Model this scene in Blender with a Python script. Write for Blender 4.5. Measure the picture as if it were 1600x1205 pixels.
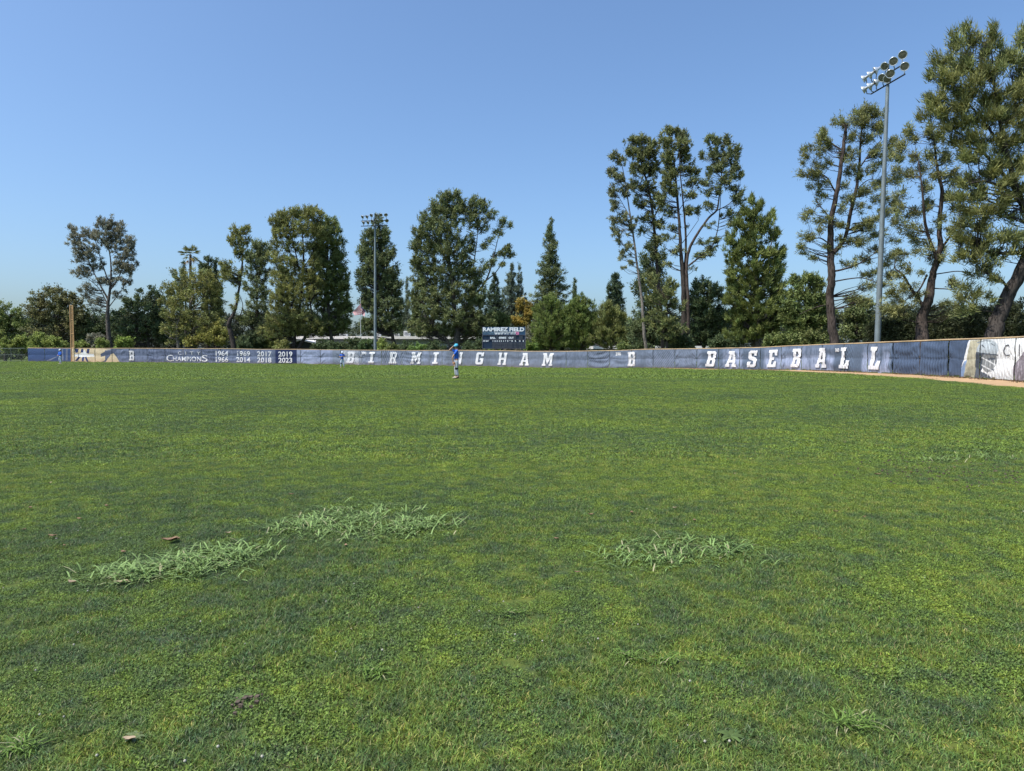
import bpy, bmesh, math, random
import numpy as np
from mathutils import Vector, Matrix
from math import radians as R, sin, cos, pi

random.seed(7)
rng = np.random.default_rng(11)
for o in list(bpy.data.objects): bpy.data.objects.remove(o)
sc = bpy.context.scene
COL = sc.collection

# ------------------------------------------------------------------ camera, sky, sun, exposure
FPX = 1062.0                    # focal length in pixels of the 1600 px wide photograph
EYE = 1.5
PITCH = math.atan(49.5 / FPX)
cd = bpy.data.cameras.new('camera'); cam = bpy.data.objects.new('camera', cd); COL.objects.link(cam)
cam.location = (0, 0, EYE); cam.rotation_euler = (R(90) - PITCH, 0, 0)
cd.sensor_width = 36; cd.lens = 36 * FPX / 1600; cd.clip_start = .05; cd.clip_end = 6000
sc.camera = cam
SUN_EL = R(60); sd = Vector((-.86, -.50, 0)).normalized()
SUN_AZ = math.atan2(sd.x, sd.y)
w = bpy.data.worlds.new('World'); sc.world = w; w.use_nodes = True
nt = w.node_tree; nt.nodes.clear()
sky = nt.nodes.new('ShaderNodeTexSky'); sky.sky_type = 'NISHITA'; sky.sun_disc = False
sky.sun_elevation = SUN_EL; sky.sun_rotation = SUN_AZ % (2 * pi)
sky.altitude = 0; sky.air_density = 1.0; sky.dust_density = 2.5; sky.ozone_density = 5.0
bg = nt.nodes.new('ShaderNodeBackground'); bg.inputs[1].default_value = 0.143
wo = nt.nodes.new('ShaderNodeOutputWorld')
wb = nt.nodes.new('ShaderNodeMix'); wb.data_type = 'RGBA'; wb.blend_type = 'MULTIPLY'; wb.inputs[0].default_value = 1; wb.inputs[7].default_value = (.90, 1.005, 1.07, 1)   # the camera's colour balance
nt.links.new(sky.outputs[0], wb.inputs[6]); nt.links.new(wb.outputs[2], bg.inputs[0]); nt.links.new(bg.outputs[0], wo.inputs[0])
ld = bpy.data.lights.new('sun', 'SUN'); ld.energy = 4.2; ld.angle = R(.53); ld.color = (1, .965, .90)
sun = bpy.data.objects.new('sun', ld); COL.objects.link(sun); sun.location = (-40, -30, 80)
sdir = Vector((sd.x * cos(SUN_EL), sd.y * cos(SUN_EL), sin(SUN_EL)))
sun.rotation_euler = sdir.to_track_quat('Z', 'Y').to_euler()
sc.view_settings.view_transform = 'Standard'; sc.view_settings.look = 'None'
sc.view_settings.exposure = 0.43; sc.view_settings.gamma = 1; sc.view_settings.use_curve_mapping = False
sc.render.engine = 'CYCLES'
sc.cycles.max_bounces = 6; sc.cycles.diffuse_bounces = 3; sc.cycles.transmission_bounces = 4
sc.cycles.caustics_reflective = False; sc.cycles.caustics_refractive = False

# ------------------------------------------------------------------ helpers
def srgb(r, g, b):
    f = lambda c: (c / 255 / 12.92) if c / 255 <= .04045 else ((c / 255 + .055) / 1.055) ** 2.4
    return (f(r), f(g), f(b))

def at(px, py, Y):
    """the point at depth Y that the photograph shows at pixel (px, py)"""
    fw = Vector((0, cos(PITCH), -sin(PITCH))); up = Vector((0, sin(PITCH), cos(PITCH))); rt = Vector((1, 0, 0))
    d = fw + rt * ((px - 800) / FPX) + up * ((602.5 - py) / FPX)
    return Vector((0, 0, EYE)) + d * (Y / d.y)

def tag(o, label=None, cat=None, group=None, kind=None):
    if label: o['label'] = label
    if cat: o['category'] = cat
    if group: o['group'] = group
    if kind: o['kind'] = kind
    return o

def empty(name, loc, label, cat, group=None):
    o = bpy.data.objects.new(name, None); COL.objects.link(o); o.location = loc
    o.empty_display_size = .3
    return tag(o, label, cat, group)

def link(name, me, mat=None, parent=None, kind=None, mats=None):
    o = bpy.data.objects.new(name, me); COL.objects.link(o)
    for m in (mats or ([mat] if mat else [])): me.materials.append(m)
    if parent:
        o.parent = parent
        me.transform(Matrix.Translation(-Vector(wloc(parent))))
    if kind: o['kind'] = kind
    return o

def wloc(o):
    v = Vector(o.location)
    while o.parent: o = o.parent; v += Vector(o.location)
    return v

class MB:
    """collects boxes and tubes in world coordinates"""
    def __init__(s): s.v = []; s.f = []; s.smooth = []
    def add(s, vs, fs, smooth=False):
        n = len(s.v); s.v += [tuple(v) for v in vs]
        s.f += [tuple(i + n for i in f) for f in fs]; s.smooth += [smooth] * len(fs); return s
    def box(s, c, d, rz=0, M=None):
        a, b, h = d[0] / 2, d[1] / 2, d[2] / 2
        vs = [Vector((x, y, z)) for z in (-h, h) for y in (-b, b) for x in (-a, a)]
        m = M or Matrix.Rotation(rz, 3, 'Z')
        vs = [m @ v + Vector(c) for v in vs]
        return s.add(vs, [(0, 2, 3, 1), (4, 5, 7, 6), (0, 1, 5, 4), (2, 6, 7, 3), (1, 3, 7, 5), (0, 4, 6, 2)])
    def tube(s, pts, rad, n=8, cap=True, smooth=True):
        pts = [Vector(p) for p in pts]
        if not hasattr(rad, '__len__'): rad = [rad] * len(pts)
        vs = []; prev = None
        for i, p in enumerate(pts):
            t = (pts[min(i + 1, len(pts) - 1)] - pts[max(i - 1, 0)]).normalized()
            if prev is None:
                a = t.cross(Vector((.31, .95, .07)))
                if a.length < .1: a = t.cross(Vector((1, 0, 0)))
            else: a = prev - t * prev.dot(t)
            a.normalize(); prev = a; b = t.cross(a)
            vs += [p + (a * cos(2 * pi * k / n) + b * sin(2 * pi * k / n)) * rad[i] for k in range(n)]
        fs = []
        for i in range(len(pts) - 1):
            fs += [(i * n + k, i * n + (k + 1) % n, (i + 1) * n + (k + 1) % n, (i + 1) * n + k) for k in range(n)]
        s.add(vs, fs, smooth)
        if cap:
            m = len(s.v); s.add(vs[:n][::-1], [tuple(range(n))]); s.add(vs[-n:], [tuple(range(n))])
        return s
    def lathe(s, prof, n=16, M=Matrix.Identity(4), smooth=True):
        vs = [M @ Vector((r * cos(2 * pi * k / n), r * sin(2 * pi * k / n), z)) for r, z in prof for k in range(n)]
        fs = [(i * n + k, i * n + (k + 1) % n, (i + 1) * n + (k + 1) % n, (i + 1) * n + k)
              for i in range(len(prof) - 1) for k in range(n)]
        return s.add(vs, fs, smooth)
    def build(s, name, mat, parent=None, kind=None):
        me = bpy.data.meshes.new(name); me.from_pydata(s.v, [], s.f)
        me.polygons.foreach_set('use_smooth', s.smooth); me.update()
        return link(name, me, mat, parent, kind)

def fast_mesh(name, V, F, tint=None, smooth=False, uv=None):
    """V (n,3) floats, F (m,k) ints, tint (n,3) optional point colours"""
    me = bpy.data.meshes.new(name); n, (m, k) = len(V), F.shape
    me.vertices.add(n); me.vertices.foreach_set('co', np.asarray(V, np.float32).ravel())
    me.loops.add(m * k); me.loops.foreach_set('vertex_index', F.astype(np.int32).ravel())
    me.polygons.add(m); me.polygons.foreach_set('loop_start', np.arange(0, m * k, k, dtype=np.int32))
    me.polygons.foreach_set('loop_total', np.full(m, k, np.int32))
    if smooth: me.polygons.foreach_set('use_smooth', np.ones(m, bool))
    me.update(calc_edges=True)
    if tint is not None:
        a = me.color_attributes.new('tint', 'FLOAT_COLOR', 'POINT')
        a.data.foreach_set('color', np.c_[tint, np.ones(n)].astype(np.float32).ravel())
    return me

_perm = rng.random((64, 64, 3))
def vnoise(x, y, k=0, z=None):
    """smooth 2-D value noise in 0..1"""
    x = np.asarray(x, float); y = np.asarray(y, float)
    xi = np.floor(x).astype(int); yi = np.floor(y).astype(int); fx = x - xi; fy = y - yi
    fx = fx * fx * (3 - 2 * fx); fy = fy * fy * (3 - 2 * fy); T = _perm[:, :, k % 3]; s = 17 * (k // 3)
    g = lambda a, b: T[(a + s) % 64, (b + s) % 64]
    return (g(xi, yi) * (1 - fx) + g(xi + 1, yi) * fx) * (1 - fy) + (g(xi, yi + 1) * (1 - fx) + g(xi + 1, yi + 1) * fx) * fy
def fbm(x, y, k=0, o=3):
    return sum(vnoise(np.asarray(x) * 2 ** i, np.asarray(y) * 2 ** i, k + i) / 2 ** i for i in range(o)) / sum(1 / 2 ** i for i in range(o))

# ------------------------------------------------------------------ materials
def new_mat(name):
    m = bpy.data.materials.new(name); m.use_nodes = True
    nt = m.node_tree; return m, nt, nt.nodes['Principled BSDF'], nt.nodes, nt.links

def ramp(nd, stops):
    r = nd.new('ShaderNodeValToRGB'); e = r.color_ramp.elements
    while len(e) < len(stops): e.new(.5)
    for el, (p, c) in zip(e, stops): el.position = p; el.color = (*c, 1)
    return r

def mat(name, c, rough=.7, metal=0, var=.15, scale=3., bump=0., spec=.3):
    """plain surface with a mottled, slightly worn colour"""
    m, nt, p, nd, lk = new_mat(name)
    tc = nd.new('ShaderNodeTexCoord'); n = nd.new('ShaderNodeTexNoise'); n.inputs['Scale'].default_value = scale
    n.inputs['Detail'].default_value = 5
    lk.new(tc.outputs['Object'], n.inputs['Vector'])
    r = ramp(nd, [(.3, tuple(x * (1 - var) for x in c)), (.7, tuple(min(1, x * (1 + var)) for x in c))])
    lk.new(n.outputs['Fac'], r.inputs[0]); lk.new(r.outputs[0], p.inputs['Base Color'])
    p.inputs['Roughness'].default_value = rough; p.inputs['Metallic'].default_value = metal
    p.inputs['Specular IOR Level'].default_value = spec
    if bump:
        b = nd.new('ShaderNodeBump'); b.inputs['Strength'].default_value = bump; b.inputs['Distance'].default_value = .02
        lk.new(n.outputs['Fac'], b.inputs['Height']); lk.new(b.outputs[0], p.inputs['Normal'])
    return m

def tint_mat(name, base=(1, 1, 1), rough=.65, trans=.0, spec=.2, noise=None):
    """colour = base x the mesh's own tint attribute"""
    m, nt, p, nd, lk = new_mat(name)
    a = nd.new('ShaderNodeAttribute'); a.attribute_name = 'tint'
    mx = nd.new('ShaderNodeMix'); mx.data_type = 'RGBA'; mx.blend_type = 'MULTIPLY'; mx.inputs[0].default_value = 1
    lk.new(a.outputs['Color'], mx.inputs[6]); mx.inputs[7].default_value = (*base, 1)
    lk.new(mx.outputs[2], p.inputs['Base Color'])
    p.inputs['Roughness'].default_value = rough; p.inputs['Specular IOR Level'].default_value = spec
    if trans:
        t = nd.new('ShaderNodeBsdfTranslucent'); lk.new(mx.outputs[2], t.inputs[0])
        ms = nd.new('ShaderNodeMixShader'); ms.inputs[0].default_value = trans
        lk.new(p.outputs[0], ms.inputs[1]); lk.new(t.outputs[0], ms.inputs[2])
        lk.new(ms.outputs[0], nd['Material Output'].inputs[0])
    return m

LEAF = tint_mat('leaf', base=(2.15, 1.92, 1.95), rough=.6, trans=.28, spec=.22)

def bark(name, c):
    m, nt, p, nd, lk = new_mat(name)
    tc = nd.new('ShaderNodeTexCoord'); mp = nd.new('ShaderNodeMapping'); mp.inputs['Scale'].default_value = (5, 5, 1.1)
    n = nd.new('ShaderNodeTexNoise'); n.inputs['Scale'].default_value = 2.2; n.inputs['Detail'].default_value = 8
    lk.new(tc.outputs['Object'], mp.inputs[0]); lk.new(mp.outputs[0], n.inputs['Vector'])
    r = ramp(nd, [(.32, tuple(x * .35 for x in c)), (.5, c), (.72, tuple(min(1, x * 1.6) for x in c))])
    lk.new(n.outputs['Fac'], r.inputs[0]); lk.new(r.outputs[0], p.inputs['Base Color'])
    b = nd.new('ShaderNodeBump'); b.inputs['Strength'].default_value = .9; b.inputs['Distance'].default_value = .05
    lk.new(n.outputs['Fac'], b.inputs['Height']); lk.new(b.outputs[0], p.inputs['Normal'])
    p.inputs['Roughness'].default_value = .9; p.inputs['Specular IOR Level'].default_value = .1
    return m
BARK_DARK = bark('dark_bark', (.060, .050, .043)); BARK_PALE = bark('pale_bark', (.20, .175, .15)); BARK_RED = bark('brown_bark', (.072, .056, .048))
BARK_MID = bark('grey_bark', (.105, .09, .078))

def turf_color(nd, lk, per_blade=None):
    """the patchy turf colour, from the place in the world: returns a colour socket"""
    g = nd.new('ShaderNodeNewGeometry')
    def noise(scale, detail, stretch=(1, 1, 1), off=0.):
        mp = nd.new('ShaderNodeMapping'); mp.inputs['Scale'].default_value = stretch; mp.inputs['Location'].default_value = (off, off * .7, 0)
        n = nd.new('ShaderNodeTexNoise'); n.inputs['Scale'].default_value = scale; n.inputs['Detail'].default_value = detail
        n.inputs['Roughness'].default_value = .6
        lk.new(g.outputs['Position'], mp.inputs[0]); lk.new(mp.outputs[0], n.inputs['Vector']); return n
    n1 = noise(3.8, 6, (1, 1, .2))          # patches of a step or two
    n2 = noise(.22, 4, (.8, 1.3, .1), 13)      # broad drifts over the field
    n3 = noise(11., 4, (1, 1, .3), 5)
    add = nd.new('ShaderNodeMath'); add.operation = 'MULTIPLY_ADD'; lk.new(n1.outputs['Fac'], add.inputs[0]); add.inputs[1].default_value = 1.0
    s2 = nd.new('ShaderNodeMath'); s2.operation = 'MULTIPLY_ADD'; lk.new(n2.outputs['Fac'], s2.inputs[0]); s2.inputs[1].default_value = .62; s2.inputs[2].default_value = -.575
    lk.new(s2.outputs[0], add.inputs[2])
    s3 = nd.new('ShaderNodeMath'); s3.operation = 'MULTIPLY_ADD'; lk.new(n3.outputs['Fac'], s3.inputs[0]); s3.inputs[1].default_value = .55
    lk.new(add.outputs[0], s3.inputs[2])
    r = ramp(nd, TURF)
    lk.new(s3.outputs[0], r.inputs[0])
    return r.outputs[0], n1, n2, n3
TURF = [(.32, (.094, .150, .058)), (.45, (.116, .182, .050)), (.57, (.152, .226, .046)), (.70, (.198, .266, .046)), (.84, (.245, .270, .085))]

def grass_mat():
    m, nt, p, nd, lk = new_mat('grass_blade')
    col, *_ = turf_color(nd, lk)
    a = nd.new('ShaderNodeAttribute'); a.attribute_name = 'tint'
    mx = nd.new('ShaderNodeMix'); mx.data_type = 'RGBA'; mx.blend_type = 'MULTIPLY'; mx.inputs[0].default_value = 1
    lk.new(col, mx.inputs[6]); lk.new(a.outputs['Color'], mx.inputs[7])
    lk.new(mx.outputs[2], p.inputs['Base Color']); p.inputs['Roughness'].default_value = .55; p.inputs['Specular IOR Level'].default_value = .18
    t = nd.new('ShaderNodeBsdfTranslucent'); lk.new(mx.outputs[2], t.inputs[0])
    ms = nd.new('ShaderNodeMixShader'); ms.inputs[0].default_value = .25
    lk.new(p.outputs[0], ms.inputs[1]); lk.new(t.outputs[0], ms.inputs[2]); lk.new(ms.outputs[0], nd['Material Output'].inputs[0])
    return m
def ground_mat():
    m, nt, p, nd, lk = new_mat('turf_soil')
    col, n1, n2, n3 = turf_color(nd, lk)
    mx = nd.new('ShaderNodeMix'); mx.data_type = 'RGBA'; mx.blend_type = 'MULTIPLY'; mx.inputs[0].default_value = 1
    lk.new(col, mx.inputs[6]); mx.inputs[7].default_value = (.55, .48, .60, 1)
    lk.new(mx.outputs[2], p.inputs['Base Color']); p.inputs['Roughness'].default_value = .95; p.inputs['Specular IOR Level'].default_value = .05
    b = nd.new('ShaderNodeBump'); b.inputs['Strength'].default_value = .6; b.inputs['Distance'].default_value = .03
    lk.new(n3.outputs['Fac'], b.inputs['Height']); lk.new(b.outputs[0], p.inputs['Normal'])
    return m
GRASS = grass_mat(); SOIL = ground_mat()
DIRT = mat('track_dirt', (.40, .265, .15), .95, var=.14, scale=1.6, bump=.5, spec=.05)

# ------------------------------------------------------------------ the lie of the land
CTRL = np.array([(-75.2,105.7,.31),(-57.6,102,.22),(-43.8,99,.15),(-32.2,97.6,.03),(-17.8,95,-.08),(-12.2,93.5,-.16),(5.9,85,-.28),
    (20.5,70,-.05),(24.8,49.7,.16),(25,40.8,.2),(23.6,31.7,.2),(-2.8,33.8,.26),(-17.7,71,0),(-52.4,79,.31),(0,0,0),(0,6,0),(-6,8,0),(6,8,0),
    (0,-20,0),(-30,10,0),(30,10,.15),(-60,150,.1),(40,150,.1),(-120,100,.2),(0,130,-.1),(60,60,.2)])
def gz_exact(x, y):
    x = np.asarray(x, float); y = np.asarray(y, float)
    d = (x[..., None] - CTRL[:, 0]) ** 2 + (y[..., None] - CTRL[:, 1]) ** 2 + 30.
    wt = d ** -1.6
    return (wt * CTRL[:, 2]).sum(-1) / wt.sum(-1)
_GX = np.arange(-200, 201, 2.); _GY = np.arange(-40, 261, 2.); _GZ = gz_exact(*np.meshgrid(_GX, _GY))
def gz(x, y):
    """height of the ground sheet (its own 2 m grid, so things stand on it exactly)"""
    x = np.asarray(x, float); y = np.asarray(y, float)
    u = np.clip((x + 200) / 2, 0, 199.999); v = np.clip((y + 40) / 2, 0, 149.999); i = u.astype(int); j = v.astype(int); u = u - i; v = v - j
    return (_GZ[j, i] * (1 - u) + _GZ[j, i + 1] * u) * (1 - v) + (_GZ[j + 1, i] * (1 - u) + _GZ[j + 1, i + 1] * u) * v
def gz1(x, y): return float(gz(x, y))

def grid_sheet(xs, ys, dz=0.):
    X, Y = np.meshgrid(xs, ys); Z = gz(X, Y) + dz
    far = np.clip((np.hypot(X, Y) - 250) / 400, 0, 1); Z = Z * (1 - far) + (.1 + dz) * far
    V = np.c_[X.ravel(), Y.ravel(), Z.ravel()]; nx = len(xs)
    i = np.arange(len(ys) - 1)[:, None] * nx + np.arange(nx - 1)[None]
    return V, np.stack([i, i + 1, i + nx + 1, i + nx], -1).reshape(-1, 4)
ax = np.r_[-3000, -1500, -700, -400, np.arange(-200, 201, 2.), 400, 700, 1500, 3000]
ay = np.r_[-600, -200, -100, np.arange(-40, 261, 2.), 400, 700, 1500, 4000]
V, F = grid_sheet(ax, ay)
g = link('ground', fast_mesh('ground', V, F, smooth=True), SOIL, kind='structure')
tag(g, 'patchy green outfield turf')

# ------------------------------------------------------------------ fence line
FP = [(-112, 110), (-98, 108.5), (-75.2, 105.7), (-57.6, 102), (-43.8, 99.2), (-32.2, 97.6), (-17.8, 95), (-12, 93.4), (-3, 89.6), (5.9, 84.6), (13.8, 78.2), (20.2, 69.5),
      (23.6, 60), (24.8, 49.7), (24.9, 40.8), (23.9, 31.7), (22.3, 24), (20, 14)]
def catmull(P, n=40):
    P = np.array([P[0]] + list(P) + [P[-1]], float); out = []
    for i in range(1, len(P) - 2):
        t = np.linspace(0, 1, n, endpoint=False)[:, None]; a, b, c, d = P[i - 1:i + 3]
        out.append(.5 * (2 * b + (c - a) * t + (2 * a - 5 * b + 4 * c - d) * t ** 2 + (-a + 3 * b - 3 * c + d) * t ** 3))
    return np.vstack(out + [P[-2:-1]])
FC = catmull(FP); FS = np.r_[0, np.cumsum(np.hypot(*np.diff(FC, axis=0).T))]
FT = np.gradient(FC, axis=0); FT /= np.hypot(*FT.T)[:, None]
FNX, FNY = FT[:, 1].copy(), -FT[:, 0].copy()                 # towards the field
fx = lambda s: np.interp(s, FS, FC[:, 0]); fy = lambda s: np.interp(s, FS, FC[:, 1])
fnx = lambda s: np.interp(s, FS, FNX); fny = lambda s: np.interp(s, FS, FNY)
FPIX = 800 + FPX * FC[:, 0] / FC[:, 1] / cos(PITCH)
def s_of(px): return float(np.interp(px, FPIX, FS))
def px_of(s): return np.interp(s, FS, FPIX)
FH = 2.05
if np.dot([FNX[400], FNY[400]], -FC[400]) < 0: FNX, FNY = -FNX, -FNY
def fpt(s, z, off=0.):
    """a point on the fence: s along it, z above its foot, off metres out towards the field"""
    x = fx(s) + fnx(s) * off; y = fy(s) + fny(s) * off
    return np.stack([x, y, gz(fx(s), fy(s)) + z], -1)

# dirt strip at its foot (the warning track)
def track_sheet():
    ss = np.arange(s_of(44), FS[-1], .3); pxs = px_of(ss)
    wd = np.interp(pxs, [44, 600, 870, 1000, 1110, 1300, 1450, 1600, 1900], [.8, .9, 1.0, 1.4, 2.6, 3.3, 3.3, 3.2, 3.0])
    wd = wd + (vnoise(ss * .35, ss * 0, 1) - .5) * .5 + (fbm(ss * 2.1, ss * 0 + 4, 2, 3) - .5) * .55
    fr = np.linspace(0, 1, 9); V = []
    for f in fr:
        x = fx(ss) + fnx(ss) * (wd * f) - fnx(ss) * .6 * (1 - f); y = fy(ss) + fny(ss) * (wd * f) - fny(ss) * .6 * (1 - f)
        V.append(np.c_[x, y, gz(x, y) + .012])
    V = np.vstack(V); n = len(ss); i = np.arange(8)[:, None] * n + np.arange(n - 1)[None]
    F = np.stack([i, i + 1, i + n + 1, i + n], -1).reshape(-1, 4)
    return V, F, ss, wd
TV, TF, TS, TW = track_sheet()
t = link('dirt_warning_track', fast_mesh('track', TV, TF, smooth=True), DIRT, kind='structure'); tag(t, 'tan dirt warning track along the foot of the fence')

M_RAIL = mat('tan_rail_paint', (.42, .30, .17), .6, var=.25, scale=.8)
M_POST = mat('galvanised_post', (.16, .19, .17), .55, .3, var=.2)
M_LETTER = mat('white_letter_print', (.68, .68, .70), .8, var=.10, scale=2.5)
M_LETTER_OLD = mat('weathered_letter_print', (.56, .55, .56), .85, var=.2, scale=3)

def banner_mat():
    m, nt, p, nd, lk = new_mat('printed_mesh_windscreen')
    a = nd.new('ShaderNodeAttribute'); a.attribute_name = 'tint'
    u = nd.new('ShaderNodeAttribute'); u.attribute_name = 'cloth'
    sx = nd.new('ShaderNodeSeparateXYZ'); lk.new(u.outputs['Vector'], sx.inputs[0])
    # the chain link behind shows through the mesh cloth as fine upright ribs
    wv = nd.new('ShaderNodeMath'); wv.operation = 'MULTIPLY'; wv.inputs[1].default_value = 2 * pi / .145; lk.new(sx.outputs['X'], wv.inputs[0])
    sn = nd.new('ShaderNodeMath'); sn.operation = 'SINE'; lk.new(wv.outputs[0], sn.inputs[0])
    n = nd.new('ShaderNodeTexNoise'); n.inputs['Scale'].default_value = 6; n.inputs['Detail'].default_value = 6; lk.new(u.outputs['Vector'], n.inputs['Vector'])
    am = nd.new('ShaderNodeMath'); am.operation = 'MULTIPLY_ADD'; am.inputs[1].default_value = .11; am.inputs[2].default_value = .80; lk.new(sn.outputs[0], am.inputs[0])
    a2 = nd.new('ShaderNodeMath'); a2.operation = 'MULTIPLY_ADD'; a2.inputs[1].default_value = .42; lk.new(n.outputs['Fac'], a2.inputs[0]); lk.new(am.outputs[0], a2.inputs[2])
    vm = nd.new('ShaderNodeVectorMath'); vm.operation = 'SCALE'; lk.new(a.outputs['Color'], vm.inputs[0]); lk.new(a2.outputs[0], vm.inputs['Scale'])
    lk.new(vm.outputs[0], p.inputs['Base Color']); p.inputs['Roughness'].default_value = .75; p.inputs['Specular IOR Level'].default_value = .25
    b = nd.new('ShaderNodeBump'); b.inputs['Strength'].default_value = .55; b.inputs['Distance'].default_value = .02
    lk.new(sn.outputs[0], b.inputs['Height']); lk.new(b.outputs[0], p.inputs['Normal'])
    return m
M_BANNER = banner_mat()

# --- how the cloth hangs
def cloth_off(s, z):
    """bulge of the cloth towards the field, metres"""
    s = np.asarray(s, float); z = np.asarray(z, float)
    k = np.floor((s - S0) / SP); u = (s - S0) / SP - k
    h = z / FH; half = np.where(h > .5, (h - .5) * 2, h * 2)
    r1 = vnoise(k * 7.3, k * 0 + 3.1, 2); r2 = vnoise(k * 5.1, k * 0 + 9.7, 1); r3 = vnoise(k * 3.7, k * 0 + 1.7, 0)
    bulge = .05 * np.sin(pi * np.clip(half, 0, 1)) * (.5 + r1)
    sag = np.sin(pi * u) * (.10 + .25 * r2)                                   # swags hanging from the ties
    ph = (half * (1 + .5 * (u - .5) * (r3 - .5)) + sag * (.5 + 1.2 * r3)) * (6 + 5 * r3) + r1 * 9 + 2.5 * vnoise(s * 1.1, z * 1.3, 1)
    fold = .040 * np.sin(ph) * np.clip(r2 * 2.2 - .7, 0, 1) * np.sin(pi * u) ** .5
    diag = .036 * np.sin((u * (6 + 6 * r3) + h * (5 * (r1 - .5)) * 3) * 2 * pi) * np.clip(r3 * 2.4 - .9, 0, 1)
    fan = .030 * np.sin(np.arctan2(half + .03, np.minimum(u, 1 - u) + .02) * 16) * np.exp(-((np.minimum(u, 1 - u)) / .22) ** 2) * np.clip(r1 * 1.8 - .3, 0, 1)
    nz = (fbm(s * 1.6, z * 2.2, 2, 3) - .5) * .04
    pp = px_of(s); calm = np.where((pp > 1490) | (pp < 190), .3, 1.) ; calm = np.where((pp > 240) & (pp < 465), .5, calm); calm = np.where((pp > 530) & (pp < 870), .65, calm); calm = np.where((pp > 1335) & (pp < 1392), .35, calm)
    return .07 + bulge * (.4 + .6 * calm) + (fold + diag + fan) * calm + nz * calm
SP = 3.05; S0 = s_of(44)
S1 = S0 + math.floor((FS[-1] - S0) / SP) * SP

NAVY = np.array(srgb(82, 91, 112)); NAVY_D = np.array(srgb(36, 48, 84)); BLUE = np.array(srgb(60, 80, 118)); SLATE = np.array(srgb(102, 110, 122))
PALE = np.array(srgb(150, 160, 185)); CREAM = np.array(srgb(196, 178, 146)); WHITE = np.array(srgb(226, 226, 224))
def poly_mask(x, y, P):
    x = np.asarray(x); y = np.asarray(y); m = np.zeros(x.shape, bool); n = len(P)
    for i in range(n):
        (x0, y0), (x1, y1) = P[i], P[(i + 1) % n]
        c = (y0 > y) != (y1 > y)
        m ^= c & (x < (x1 - x0) * (y - y0) / ((y1 - y0) or 1e-9) + x0)
    return m
def ell(x, y, cx, cy, rx, ry): return ((x - cx) / rx) ** 2 + ((y - cy) / ry) ** 2 < 1

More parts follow.
